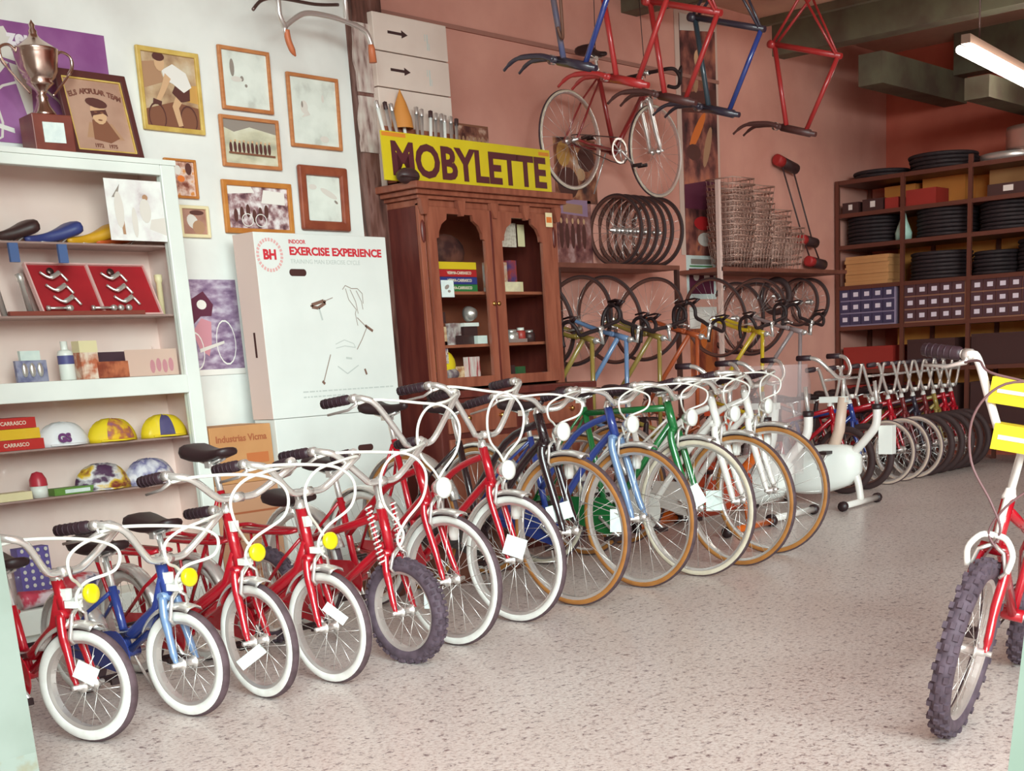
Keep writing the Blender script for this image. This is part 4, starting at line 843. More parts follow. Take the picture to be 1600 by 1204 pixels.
for x in (.022, 1.10): MB().ell((x, -.006, 1.80), (.018, .012, .06)).build('carved_drop', SHADE_WOOD, t)
MB().box(.535, .545, -.028, -.018, .965, 1.925).build('astragal', SHADE_WOOD, t)
# things in the cabinet
def pl(label, name, cat, mb, m, loc, rz=0.0, group=None):
    o = mb.build(name, m, None, loc); o.rotation_euler[2] = rz; return tag(o, label, cat, group)
for k, (c_, lab) in enumerate((('green', (50, 120, 66)), ('blue', (52, 60, 130)), ('red', (186, 40, 44)), ('yellow', (232, 196, 40)))):
    t = thing('parts_carton', '%s flat carton in the stack behind the left cabinet door' % c_, 'box', (5.36, 5.56, 1.491 + .0405 * k), 0, 'coloured cartons in the cabinet'); MB().box(0, .34, 0, .24, 0, .039).build('carton', mat('flat_' + c_, lab, .5), t)
    if k < 3: lettering('lettering', 'VERMA-CARRASCO', .022, mat('pale_print', (240, 220, 200), .6), t, (.20, -.001, .02), depth=.0004, bold=.0006)
o = print_mesh(None, 5.318, 5.415, 1.455, 1.545, 5.465, PAPER, [(ink['grey'], blob(.45, .6, .2, .12, rot=.5)), (ink['grey'], blob(.6, .35, .12, .08))], 'note', .001); tag(o, 'small white note stuck on the left cabinet door under the cartons', 'note')
o = print_mesh(None, 6.225, 6.285, 1.855, 1.935, 5.469, CREAM, [(ink['orange'], [(.1, .3), (.9, .3), (.9, .7), (.1, .7)])], 'sticker', .001); tag(o, 'cream sticker in the top corner of the right cabinet door', 'sticker')
pl('dark bag with pale figure on top of the coloured cartons', 'bag', 'bag', MB().ell((0, 0, .06), (.15, .05, .10)), ramp_mat('dark_bag', [(0.4, (60, 30, 30)), (0.6, (110, 66, 56))], 14), (5.58, 5.68, 1.655))
pl('white printed sheet hanging inside the right cabinet door', 'paper_sheet', 'paper', MB().box(-.10, .10, 0, .002, 0, .135), ramp_mat('printed_sheet', [(0.45, (224, 210, 196)), (0.62, (196, 176, 160))], 60), (6.02, 5.62, 1.75))
pl('second smaller sheet beside the printed one inside the right cabinet door', 'paper_sheet', 'paper', MB().box(-.03, .03, 0, .002, 0, .125), CREAM, (6.165, 5.62, 1.755))
def jar(label, x, y, z, r, h, m, lid, group=None):
    t = thing('jar', label, 'jar', (x, y, z), 0, group); MB().lathe([(.0005, 0), (r, 0), (r, h * .72), (r * .7, h * .82), (.0005, h * .82)], 16).build('body', m, t); MB().lathe([(r * .72, h * .82), (r * .72, h), (.0005, h)], 16).build('lid', lid, t)
RB = ramp_mat('mixed_pack', [(0.38, (150, 60, 50)), (0.5, (226, 210, 196)), (0.62, (120, 90, 120))], 30)
def pack(label, x, z, w_, h_, m, y=5.6, d=.05, rz=.1, nm='pack'): pl(label, nm, 'pack', MB().box(-w_ / 2, w_ / 2, 0, d, 0, h_), m, (x, y, z), rz)
pack('tall white and red pack on the upper shelf behind the right door', 5.93, 1.491, .16, .17, ramp_mat('flag_pack', [(0.4, (228, 214, 206)), (0.52, (206, 150, 120)), (0.62, (214, 200, 196))], 9), d=.06)
pack('cream carton lying in front on the upper shelf behind the right door', 5.955, 1.491, .19, .055, ramp_mat('pale_carton', [(0.4, (240, 226, 190)), (0.6, (222, 206, 176))], 20), y=5.545, d=.05, rz=0)
pack('small yellow box at the right end of the upper cabinet shelf', 6.11, 1.491, .055, .06, CREAM, d=.05)
pack('violet and red pack standing behind the small yellow box', 6.14, 1.491, .07, .19, ramp_mat('violet_pack', [(0.4, (96, 70, 120)), (0.6, (180, 70, 60))], 18), y=5.68)
DARKP = mat('dark_part', (66, 44, 44), .45)
t = thing('bicycle_lamp', 'chrome bicycle lamp standing highest on the middle cabinet shelf, left door', 'lamp', (5.655, 5.62, 1.201)); MB().box(-.05, .06, -.02, .03, 0, .10).build('stand', DARKP, t); MB().lathe([(.0005, -.05), (.03, -.04), (.042, -.01), (.044, .012), (.0005, .018)], 18, 0, (0, -.02, .17), 'y').build('lamp', ALLOY, t); MB().box(-.055, .065, -.03, .03, .10, .12).build('bracket', WPLAS, t)
pack('silver packet leaning on the middle cabinet shelf, left door', 5.55, 1.201, .09, .12, ramp_mat('silver_pack', [(0.4, (150, 120, 120)), (0.6, (216, 204, 200))], 25), rz=.3)
pack('dark pedal block lying before the silver packet', 5.59, 1.201, .14, .05, DARKP, y=5.545, rz=.25, nm='pedal')
pack('white tube packet on the middle cabinet shelf, left door', 5.68, 1.201, .08, .045, PAPER, y=5.53, d=.03, rz=0)
for k, (z, h_, m_, lb) in enumerate(((1.10, .12, RB, 'hanging small packet lowest in the left window of the cabinet'), (1.20, .10, ramp_mat('tan_pack', [(0.4, (170, 110, 70)), (0.6, (226, 196, 160))], 25), 'hanging tan packet in the middle of the left cabinet window'), (1.32, .06, DARKP, 'hanging black toy-like part in the left cabinet window'))):
    pl(lb, 'packet', 'packet', MB().box(-.035, .035, 0, .012, 0, h_), m_, (5.375, 5.545, z), 0, 'packets hanging in the cabinet window')
for k, (x, r, h_, m_, lb) in enumerate(((5.90, .03, .10, RB, 'pale tin left on the middle shelf behind the right door'), (6.0, .045, .075, ALLOY, 'chrome bell in the middle of the shelf behind the right door'), (6.085, .03, .085, mat('red_tin', (170, 60, 54), .4), 'red tin on the middle shelf behind the right door'), (6.16, .035, .07, DARKP, 'dark hub part at the right on the middle cabinet shelf'))):
    jar(lb, x, 5.60, 1.201, r, h_, m_, WPLAS if k % 2 == 0 else ALLOY)
pack('chrome fittings on a card at the shelf front behind the right door', 5.99, 1.201, .16, .02, ALLOY, y=5.535, d=.03, rz=0)
pl('yellow plastic bag on the bottom cabinet shelf', 'bag', 'bag', MB().ell((0, 0, .09), (.085, .05, .085)).ell((.01, -.01, .04), (.09, .05, .04), mi=1), [CY, ramp_mat('grey_bag', [(0.4, (190, 176, 170)), (0.6, (120, 100, 110))], 25)], (5.42, 5.60, 1.0))
pl('red and white striped packet on the bottom cabinet shelf, left door', 'packet', 'packet', MB().box(-.06, .06, 0, .03, 0, .13), ramp_mat('stripe_pack', [(0.42, (232, 220, 214)), (0.56, (226, 180, 176)), (0.64, (180, 60, 66))], 14, stretch=(4, 1, .5)), (5.645, 5.58, 1.0), .15)
pl('tan packet between the yellow bag and the striped packet', 'packet', 'packet', MB().box(-.035, .035, 0, .03, 0, .08), MATS['tan_pack'], (5.545, 5.60, 1.0), -.1)
pl('blue box on the bottom shelf behind the right cabinet door', 'packet', 'packet', MB().box(-.045, .045, 0, .04, 0, .085), mat('dull_blue', (92, 88, 124), .5), (5.905, 5.58, 1.0), .1)
pl('green box on the bottom shelf behind the right cabinet door', 'packet', 'packet', MB().box(-.04, .04, 0, .04, 0, .06), mat('dull_green', (52, 96, 60), .5), (6.05, 5.58, 1.0), .1)
pl('dark box between the blue and green boxes in the cabinet', 'packet', 'packet', MB().box(-.03, .03, 0, .04, 0, .07), DARKP, (5.975, 5.59, 1.0))
# on the cabinet: yellow sign, cartons with arrows, pumps
t = thing('sign', 'yellow sign with dark block letters on top of the cabinet', 'sign', (5.055, 5.55, 2.052)); t.rotation_euler = (math.radians(-1), 0, 0)
YS = mat('sign_yellow', (226, 204, 36), .5, c2=(216, 190, 30), scale=4); ML = mat('sign_letter', (92, 40, 46), .5)
MB().box(0, 1.335, 0, .012, .005, .25).build('board', YS, t)
[MB().box(*q).build('orange_stripe', mat('sign_orange', (226, 140, 50), .5), t) for q in ((.0, .17, -.001, 0, .225, .245), (1.235, 1.325, -.001, 0, .215, .235))]
me = text_mesh('MOBYLETTE', .21, .007, .001); bx = [v.co.x for v in me.vertices]; by = [v.co.y for v in me.vertices]
me.transform(Matrix.Translation((-(max(bx) + min(bx)) / 2, -(max(by) + min(by)) / 2, 0))); me.transform(Matrix.Diagonal((1.235 / (max(bx) - min(bx)), .178 / (max(by) - min(by)), 1, 1)))
me.materials.clear(); me.materials.append(ML); me.name = 'lettering'; o = put('lettering', me, t, (.675, -.0015, .118)); o.rotation_euler = (PI / 2, 0, 0)
pl('black cloth beret lying on the cabinet corner before the sign', 'beret', 'hat', MB().ell((0, 0, 0), (.075, .05, .042)).box(-.09, .02, -.055, -.03, -.012, -.006), DARKP, (5.16, 5.49, 2.075))
WC = mat('white_carton', (226, 208, 196), .75, c2=(216, 196, 184), scale=3)
for k, (z0, z1, lb) in enumerate(((2.735, 2.92, 'white carton with arrow, topmost on the cabinet'), (2.555, 2.73, 'white carton with arrow under the topmost one'), (2.052, 2.55, 'tall white carton standing on the cabinet behind the tubes'))):
    t = thing('carton', lb, 'carton', (5.195, 5.70, z0), 0, 'white cartons on the cabinet'); MB().box(0, .545, 0, .25, 0, z1 - z0).build('carton', WC, t, None, .004)
    if k < 2:
        h_ = (z1 - z0) * .52
        MB().prism([(.10, -.0015, h_ - .007), (.20, -.0015, h_ - .007), (.20, -.0015, h_ - .02), (.245, -.0015, h_), (.20, -.0015, h_ + .02), (.20, -.0015, h_ + .007), (.10, -.0015, h_ + .007)], (0, .002, 0)).build('arrow_print', DARKP, t)
        MB().box(.385, .395, -.001, 0, .04, .12).box(.40, .405, -.001, 0, .04, .075).box(.37, .376, -.001, 0, .085, .12).build('print_marks', MATS['print_grey'], t)
t = thing('tray', 'low open tray holding chrome tubes before the tall white carton', 'tray', (5.185, 5.60, 2.052)); MB().box(0, .55, 0, .006, 0, .20).box(0, .55, .075, .081, 0, .30).box(0, .006, 0, .08, 0, .25).box(.544, .55, 0, .08, 0, .25).box(0, .55, 0, .08, 0, .006).build('tray', mat('tray_brown', (150, 84, 60), .7), t)
rnd = random.Random(9)
for k in range(12):
    t = thing('bicycle_pump', 'slim chrome bicycle pump standing in the tray above the sign', 'pump', (5.215 + k * .0435, 5.64 + .012 * (k % 2), 2.06), 0, 'pumps in the tray on the cabinet'); t.rotation_euler = (0, math.radians([-14, -10, -12, -6, 2, 3, 5, 6, 4, 3, 2, 4][k]), 0)
    L_ = .42 - .004 * k; MB().lathe([(.0005, 0), (.0095, 0), (.0095, L_ - .04), (.0005, L_ - .04)], 10).build('barrel', ALLOY if k % 3 else WPLAS, t); MB().lathe([(.012, L_ - .04), (.0125, L_ - .005), (.0005, L_)], 10).build('handle', DARKP if k % 5 == 1 else ALLOY, t)
pl('orange paper cone among the pumps on the cabinet', 'paper_cone', 'cone', MB().lathe([(.06, 0), (.055, .05), (.03, .13), (.0005, .20)], 14), mat('orange_paper', (206, 134, 60), .7), (5.315, 5.665, 2.345))
o = print_mesh(None, 5.80, 6.13, 2.33, 2.445, 5.80, ramp_mat('dark_print_box', [(0.4, (80, 40, 36)), (0.55, (140, 88, 70)), (0.65, (196, 160, 140))], 16), [(ink['brown'], [(.0, .9), (1, .9), (1, 1), (0, 1)])] + [(ink['mid'], blob(.15 + .1 * i, .25, .03, .18)) for i in range(8)], 'carton', .15); tag(o, 'dark printed box resting behind the right half of the sign', 'box')
pl('plain carton behind the sign carrying the dark printed box', 'carton', 'carton', MB().box(5.78, 6.16, 5.80, 5.97, 2.047, 2.329), WC, (0, 0, 0))

# ---------------------------------------------------------------- bare wall behind: posters, racks, hung goods
def poster(label, x0, x1, z0, z1, base, shapes, y=6.297): return tag(print_mesh(None, x0, x1, z0, z1, y, base, shapes, 'poster', .002), label, 'poster')
darkr = ramp_mat('dark_race_print', [(0.32, (52, 26, 30)), (0.45, (110, 60, 56)), (0.56, (166, 100, 84)), (0.66, (196, 120, 90)), (0.74, (120, 70, 76))], scale=7, detail=8, stretch=(1, 1, .7))
sh = [(ink['dark'], [(0, .60), (1, .62), (1, .72), (0, .68)])] + [(ink['orange'], blob(.42, .53, .26, .035, rot=.3)), (ink['mid'], blob(.7, .47, .16, .05, rot=.5)), (ink['dark'], blob(.3, .44, .2, .035)), (ink['skin'], blob(.5, .83, .12, .04)), (ink['brown'], blob(.6, .76, .1, .05)), (ink['mid'], blob(.4, .74, .08, .05)), (ink['red'], blob(.5, .14, .26, .03)), (ink['pale'], blob(.55, .07, .22, .03)), (ink['maroon'], [(0, .2), (1, .2), (1, .34), (0, .30)]), (ink['pale'], [(0, .93), (1, .96), (1, 1), (0, 1)])]
t = thing('poster', 'tall narrow dark racing poster with white borders on the bare wall', 'poster', (8.74, 6.297, 1.82)); print_mesh(t, 0, .56, 0, 1.75, -.002, mat('poster_white', (214, 186, 172), .7), (), 'border'); print_mesh(t, .06, .53, .0, 1.72, -.0035, darkr, sh, 'print')
poster('white edged poster of two racers under the tall poster', 8.80, 9.20, 1.49, 1.82, PAPER, [(ink['maroon'], [(.08, .12), (.92, .12), (.92, .70), (.08, .70)]), (ink['white'], blob(.32, .52, .10, .10)), (ink['white'], blob(.68, .52, .10, .10)), (ink['grey'], [(.15, .8), (.85, .8), (.85, .92), (.15, .92)]), (ink['green'], [(.1, .74), (.9, .74), (.9, .77), (.1, .77)])])
poster('dim orange brown poster below the white edged racers poster', 8.82, 9.20, .88, 1.43, ramp_mat('orange_dim', [(0.35, (92, 36, 32)), (0.5, (150, 70, 50)), (0.62, (200, 110, 60))], 9, stretch=(1, 1, .6)), [(ink['white'], [(0, .7), (1, .7), (1, 1), (0, 1)]), (ink['orange'], blob(.5, .62, .14, .2))])
poster('poster of a posing cycling team beside the wooden cabinet', 7.28, 7.66, 1.74, 2.16, ramp_mat('team_dim', [(0.35, (96, 50, 52)), (0.52, (150, 96, 90)), (0.66, (190, 150, 146))], 12), [(ink['lilac'], [(0, .78), (.9, .74), (.9, 1), (0, 1)]), (ink['mid'], [(.2, .80), (.75, .78), (.75, .92), (.2, .94)])] + [(ink['dark'], blob(.12 + .16 * i, .42, .06, .2)) for i in range(5)] + [(ink['skin'], blob(.12 + .16 * i, .66, .03, .045)) for i in range(5)])
poster('colour poster of riders half hidden by the hanging red bicycle', 7.29, 7.74, 2.14, 2.56, ramp_mat('riders_dim', [(0.35, (60, 32, 34)), (0.5, (150, 90, 66)), (0.62, (206, 150, 110)), (0.7, (220, 196, 180))], 8), [(ink['ochre'], blob(.22, .75, .16, .2)), (ink['dark'], blob(.3, .3, .25, .25)), (ink['dark'], blob(.75, .7, .2, .2)), (ink['skin'], blob(.62, .45, .1, .1))])
RACK = mat('rack_wood', (132, 78, 62), .6, c2=(112, 62, 48), scale=5)
def rackshelf(label, x0, x1, uprights):
    t = thing('goods_shelf', label, 'shelf', (x0, 5.9, 1.70)); MB().box(0, x1 - x0, 0, .39, -.03, 0).build('board', RACK, t)
    for x, z, m_ in uprights: MB().box(x - .015, x + .015, .0, .03, -1.70, z).build('upright', m_, t)
rackshelf('wall shelf carrying a bunch of bare wheels, next to the cabinet', 6.62, 8.16, ((.20, -.03, STEEL), (1.52, -.03, STEEL)))
rackshelf('wall shelf carrying wire baskets, right of the tall poster', 8.70, 10.62, ((.0, .62, mat('white_upright', (226, 196, 186), .6)), ))
def bare_wheel(label, x, y, z, R, rt, grp, wall='black', rz=0.0, cat='wheel'):
    t = thing('wheelset', label, cat, (x, y, z), PI / 2 + rz, grp); put('rim', rim_mesh(R, rt, DRIM), t); put('tire', tyre_mesh(R, rt, wall), t); put('spokes', spoke_mesh(R, rt, 20), t); put('hub', hub_mesh(), t)
    return t
od = ('first', 'second', 'third', 'fourth', 'fifth', 'sixth')
for k in range(6): bare_wheel('%s bare wheel from the left on the wall shelf by the cabinet' % od[k], 7.66 + .09 * k + (.03 if k == 5 else 0), 6.08, 1.943, .243, .012, 'wheels on the wall shelf', wall='black')
for k, (x, z, R) in enumerate(((9.20, 1.33, .28), (9.50, 1.33, .28), (9.82, 1.50, .155), (10.18, 1.45, .20), (10.36, 1.45, .20))):
    bare_wheel(('bare wheel hanging just right of the white upright', 'second bare wheel hanging right of the white upright', 'small thick tyred wheel hanging under the basket shelf', 'wheel hanging fourth under the basket shelf', 'wheel hanging last under the basket shelf, by the shelving')[k], x, 6.12, z, R, .026 if k == 2 else .013, 'wheels hanging under the basket shelf')
# nested wire baskets
WIRE = mat('basket_wire', (206, 168, 154), .4, .5)
def basket_mesh():
    m = MB(); w0, d0, w1, d1, h = .12, .10, .15, .125, .20
    def rect(w_, d_, z): return [(-w_, -d_, z), (w_, -d_, z), (w_, d_, z), (-w_, d_, z)]
    for i in range(5):
        f = i / 4; m.tube(rect(w0 + (w1 - w0) * f, d0 + (d1 - d0) * f, h * f), .003 if i < 4 else .005, 4, closed=True)
    for i in range(7):
        u = -1 + 2 * i / 6
        m.tube([(u * w1, -d1, h), (u * w0, -d0, 0), (u * w0, d0, 0), (u * w1, d1, h)], .0022, 4); m.tube([(-w1, u * d1, h), (-w0, u * d0, 0), (w0, u * d0, 0), (w1, u * d1, h)], .0022, 4)
    return m.mesh('wire_basket', [WIRE])
BM = cached('basket', basket_mesh)
for sx_, n, lb in ((9.12, 12, 'wire bicycle basket nested in the tall left stack on the shelf'), (9.40, 11, 'wire bicycle basket nested in the second tall stack on the shelf'), (9.66, 7, 'wire bicycle basket nested in the middle height stack on the shelf'), (9.86, 4, 'wire bicycle basket nested in the low right stack on the shelf')):
    for k in range(n):
        o = put('wire_basket', BM); o.location = (sx_ + .006 * math.sin(k * 2.1), 6.08, 1.702 + .042 * k); o.rotation_euler[2] = .05 * math.sin(k * 1.7); tag(o, lb, 'basket', 'wire baskets on the wall shelf')
# spring expander with three black and red rollers
t = thing('exercise_expander', 'chest expander with red ended black rollers hanging on the bare wall', 'exerciser', (10.05, 6.24, 2.60))
RE = mat('roller_red', (176, 44, 44), .5); cords = [(-.10, -.03), (.16, -.06)]
ends = [((0, 0, .0), (.32, 0, -.06)), ((.33, -.02, -.62), (.60, -.02, -.65)), ((.44, -.03, -.80), (.72, -.03, -.83))]
for a, b in ends:
    a, b = Vector(a), Vector(b); d = b - a; r = MB().tube([a, a + d * .02, a + d * .28, a + d * .29], [.03, .045, .045, .038], 12, 1).tube([a + d * .29, a + d * .30, a + d * .96, b], [.038, .044, .044, .030], 12); r.build('roller', [DARKP, RE], t)
for f in (.22, .80):
    p = [Vector(a) + (Vector(b) - Vector(a)) * f for a, b in ends]; MB().tube(p, .007, 6).build('cord', DARKP, t)
# red racing bicycle hung on the wall
DR = mat('dark_red_enamel', (150, 44, 44), .3, coat=.5)
t = bike('dark red racing bicycle hanging on the bare wall above the wheels', 8.19, 6.1, 2.185, yaw=90, R=.315, rt=.012, wall='cream', col=DR, fork=CHROME, style='race', bar='drop', wb=.95, sad=.90, fend=False, hl=.12, cables=False)
t = thing('hanging_wire', 'thin wire holding the dark red racing bicycle', 'wire', (7.55, 6.1, 3.06)); MB().tube([(0, 0, -.02), (.02, .0, .60)], .003, 5).tube([(.55, 0, -.08), (.5, .0, .60)], .003, 5).build('wire', DARKP, t)
# racing bicycles hung upright by the front wheel under the shelf
def hang(label, X, col, steer=0, wall='black', Y=6.215, z=1.33, R=.30):
    t = bike(label, 0, 0, 0, R=R, rt=.011, wall=wall, col=col, style='race', bar='drop', wb=.98, sad=.86, steer=steer, fend=False, hl=.12, cables=False, group='racing bicycles hanging upright under the wall shelf', fork=col)
    t.matrix_world = Matrix(((0, -1, 0, X), (0, 0, -1, Y), (1, 0, 0, z), (0, 0, 0, 1))); return t
hang('olive racing bicycle hung upright next to the cabinet', 6.63, OLIVE, 14)
hang('pale blue racing bicycle hung upright under the wheel bunch', 6.98, SKY, -12)
hang('olive racing bicycle hung upright right of the pale blue one', 7.34, OLIVE, 10)
hang('orange racing bicycle hung upright nearest the tall poster', 7.78, mat('dull_orange', (176, 84, 48), .3), -16)
hang('yellow racing bicycle hung upright under the wire baskets', 8.62, YELLOW, 12)
hang('grey racing bicycle hung upright at the far end by the shelving', 9.16, GREY, -10)

# ---------------------------------------------------------------- bare frames hung in a row from the ceiling joists
def hframe(label, X, dz, cl, cr, cf, cs, yaw=0.0):
    t = thing('frameset', label, 'bicycle frame', (X, 4.32, 2.33 + dz), yaw, 'bare bicycle frames hung from the ceiling')
    q = lambda y, z, x=0: (x, y - 4.32, z - 2.33)
    MB().tube([q(4.395, 2.335), q(4.47, 2.80)], .0145, 10).build('down_tube', cl, t); MB().tube([q(4.27, 2.295), q(4.05, 2.67)], .0135, 10).build('top_tube', cr, t)
    MB().tube([q(4.50, 2.81), q(4.03, 2.663)], .016, 10).lathe([(.0005, -.035), (.022, -.035), (.022, .035), (.0005, .035)], 12, 0, q(4.48, 2.80), 'x').build('seat_tube', cs, t)
    m = MB()
    for s in (-1, 1): m.tube([q(4.475, 2.80, s * .02), q(4.25, 3.02, s * .055)], .009, 6).tube([q(4.06, 2.675, s * .012), q(4.25, 3.02, s * .055)], .0075, 6)
    m.build('stays', cs if cs is not RED else RED, t)
    MB().tube([q(4.43, 2.345), q(4.236, 2.285), q(4.235, 2.285), q(4.20, 2.275)], [.021, .021, .014, .014], 12).build('head_tube', cf if cf is not STEEL else RED, t)
    m = MB()
    for s in (-1, 1): m.tube(spline([q(4.435, 2.348, s * .03), q(4.50, 2.372, s * .045), q(4.62, 2.385, s * .05), q(4.68, 2.375, s * .053), q(4.735, 2.345, s * .055)], 4), [.013] * 9 + [.010] * 5 + [.007] * 3, 8)
    m.tube([q(4.435, 2.348, -.04), q(4.435, 2.348, .04)], .016, 8).build('fork', cf, t)
    MB().lathe([(.0225, -.012), (.0225, .012)], 12, 0, q(4.47, 2.356), 'x').build('fork_crown', CHROME, t)
    h = MB().tube([q(4.25, 3.0), q(4.25, 3.60 - dz)], .003, 5); h.build('hook_wire', STEEL, t)
DULLRED = mat('dull_red_enamel', (172, 44, 44), .35, coat=.3); FDARK = mat('dark_fork', (84, 50, 48), .4)
NAVY = mat('navy_enamel', (50, 42, 56), .35, coat=.4); TEAL = mat('dark_teal_enamel', (52, 66, 76), .35, coat=.4); MAR = mat('maroon_enamel', (112, 36, 38), .35, coat=.4); WORN = mat('worn_blue', (112, 96, 96), .5, c2=(80, 84, 120), scale=10)
hframe('bare blue bicycle frame hanging leftmost, above the yellow sign end', 5.2, .12, WORN, SKY if False else BLUE, NAVY, NAVY)
hframe('bare red bicycle frame hanging in front of the wall bicycle saddle', 5.6, .09, DULLRED, DULLRED, DULLRED, DULLRED)
hframe('bare red frame with dark fork hanging third from the left', 6.0, .05, DULLRED, DULLRED, FDARK, DULLRED)
hframe('bare dark and blue frame hanging before the tall racing poster', 6.4, .03, TEAL, BLUE, NAVY, NAVY)
hframe('bare red bicycle frame with dark fork hanging rightmost, alone near the joists', 7.2, 0, DULLRED, DULLRED, FDARK, DULLRED)
t = thing('bicycle_chain', 'rusty chain dangling beside the leftmost blue frame', 'chain', (5.16, 4.36, 2.50)); MB().tube(spline([(0, 0, 1.1), (.004, .0, .6), (-.004, 0, .3), (0, .0, .12), (.02, .02, .05), (.0, .03, .10)], 5), .008, 5).build('links', mat('rust', (104, 66, 50), .6), t)

# ---------------------------------------------------------------- exercise bicycles
def exbike(label, X, Y, col, shell, rz=0.0, wrap=False, tagp=False):
    t = thing('exercise_bike', label, 'exercise bike', (X, Y, 0), PI / 2 + math.radians(rz), 'exercise bikes behind the row of bicycles')
    MB().tube([(0, -.25, .035), (0, .25, .035)], .022, 10).tube([(.70, -.22, .035), (.70, .22, .035)], .022, 10).tube(spline([(.0, 0, .045), (.03, 0, .20), (.10, 0, .28), (.30, 0, .24), (.56, 0, .12), (.70, 0, .045)], 5), .026, 10).build('base', col, t)
    for x, y in ((0, -.265), (0, .265), (.70, -.235), (.70, .235)): MB().lathe([(.0005, -.025), (.026, -.025), (.034, -.01), (.034, .02), (.0005, .025)], 12, 0, (x, y, .034), 'y').build('foot_cap', BLACK, t)
    # flywheel gondola
    rings = []
    for i in range(9):
        u = i / 8; x = .0 + .60 * u; hh = .11 + .06 * math.sin(u * PI); ww = .065 + .045 * math.sin(u * PI); zc = .29 - .07 * u
        if i in (0, 8): hh *= .55; ww *= .5
        rings.append([(x, ww * math.copysign(abs(math.cos(a)) ** .6, math.cos(a)), zc + hh * math.copysign(abs(math.sin(a)) ** .7, math.sin(a))) for a in (2 * PI * k / 14 for k in range(14))])
    MB().loft(rings).build('flywheel_cover', shell, t)
    MB().tube(spline([(.06, 0, .36), (-.04, 0, .46), (-.11, 0, .55), (-.12, 0, .66)], 5), .030, 10).build('saddle_column', col, t)
    MB().lathe([(.033, 0), (.036, .01), (.036, .035), (.0005, .036)], 12, 0, (-.12, 0, .655)).build('clamp', BLACK, t)
    MB().tube([(-.12, 0, .67), (-.10, 0, .84)], .014, 8).build('saddle_post', CHROME, t)
    MB().tube([(.22, 0, .36), (.16, 0, .52), (.13, 0, .74)], [.045, .040, .034], 10).build('handlebar_column', mat('beige_plastic', (214, 186, 168), .4) if tagp else shell, t)
    MB().cb(.20, 0, .725, .20, .045, .04).build('arm', shell, t)
    MB().tube([(.13, 0, .73), (.125, 0, .87)], .016, 8).build('handlebar_stem', CHROME, t)
    half = [(0, 0, 0), (.005, .08, .005), (.03, .16, .06), (.10, .21, .13), (.20, .22, .14)]
    MB().tube(spline([(.125 + a, -b, .87 + c) for a, b, c in half[::-1]] + [(.125 + a, b, .87 + c) for a, b, c in half[1:]], 5), .0135, 8).build('handlebar', CHROME, t)
    for s in (-1, 1): MB().tube([(.26, s * .217, 1.01), (.36, s * .222, 1.01)], .018, 8).build('grip', GRIP, t)
    MB().lathe([(.0005, -.01), (.05, -.01), (.05, .01), (.0005, .01)], 16, 0, (.26, -.10, .27), 'y').tube([(.26, -.11, .27), (.33, -.115, .16)], .009, 6).tube([(.26, .11, .27), (.19, .115, .38)], .009, 6).tube([(.26, -.115, .27), (.26, .115, .27)], .010, 8).build('crankset', ALLOY, t)
    for x, y, z in ((.33, -.16, .16), (.19, .16, .38)): MB().cb(x, y, z, .07, .09, .02).build('pedal', BLACK, t)
    if tagp: MB().cb(-.17, -.05, .45, .10, .06, .19).build('wrapped_pedal', WPLAS, t)
    if wrap:
        rings = []
        for i in range(7):
            u = i / 6; z = .30 + .68 * u
            rings.append([(.12 + (.20 + .04 * math.sin(3 * a + 5 * u)) * math.cos(a), (.17 + .03 * math.sin(4 * a + 7 * u)) * math.sin(a), z) for a in (2 * PI * k / 18 for k in range(18))])
        MB().loft(rings, caps=False).build('plastic_wrap', film_mat(), t)
    return t
OSH = mat('red_orange_cover', (190, 70, 40), .35)
exbike('orange exercise bike, the one nearest the tan tyred white bicycles', 6.82, 4.46, ORANGE, OSH, 2)
exbike('white exercise bike wrapped in clear plastic film', 7.42, 4.52, WHT, WPLAS, 0, wrap=True)
exbike('white exercise bike at the open floor with a wrapped pedal hanging on its saddle column', 8.14, 4.42, WHT, WPLAS, 3, tagp=True)

# ---------------------------------------------------------------- far row of small bicycles
far = 'far row of small bicycles along the wall'
CT = 'cream'; WALLS['cream2'] = mat('dim_cream_sidewall', (206, 182, 166), .6)
for k, (X, col, wl, lb) in enumerate(((8.82, RED, 'black', 'red small bicycle right behind the white exercise bike'), (9.12, BLUE, 'black', 'blue small bicycle second in the far row'), (9.48, RED, 'cream2', 'red small bicycle with pale tyres, first of three in the far row'), (9.74, RED, 'cream2', 'red small bicycle with pale tyres, middle of three in the far row'), (9.97, MAR, 'cream2', 'maroon small bicycle with pale tyres, last of three in the far row'), (10.17, NAVY, 'black', 'dark small bicycle with knobby tyres just right of the pale tyred ones'), (10.36, MAR, 'black', 'maroon knobby tyred bicycle, second after the pale tyred ones'), (10.55, OLIVE, 'black', 'olive knobby tyred bicycle, third after the pale tyred ones'), (10.72, RED, 'black', 'red knobby tyred bicycle, fourth after the pale tyred ones'), (10.88, RED, 'black', 'red knobby tyred bicycle at the far end before the shelving'))):
    bike(lb, X, 4.92, R=.25, rt=.017 if wl != 'black' else .026, wall=wl, col=col, style='bmx', bar='bmx', wb=.88, sad=.70, fend=False, hl=.12, simple=True, cables=False, group=far, nsp=20, rise=.22, barw=.26, barz=.70)

# ---------------------------------------------------------------- red BMX at the right
bike('red cross bicycle with yellow pads and big knobby tyre, alone at the right edge', 3.41, 1.57, yaw=280, lean=-10.5, R=.255, rt=.030, wall='knob', col=RED, style='bmx', bar='bmx', wb=.94, sad=.66, fend=False, pads=True, hl=.13, nsp=28, rise=.21, barz=.82, barw=.33, cmat=mat('grey_cable', (120, 86, 88), .5))

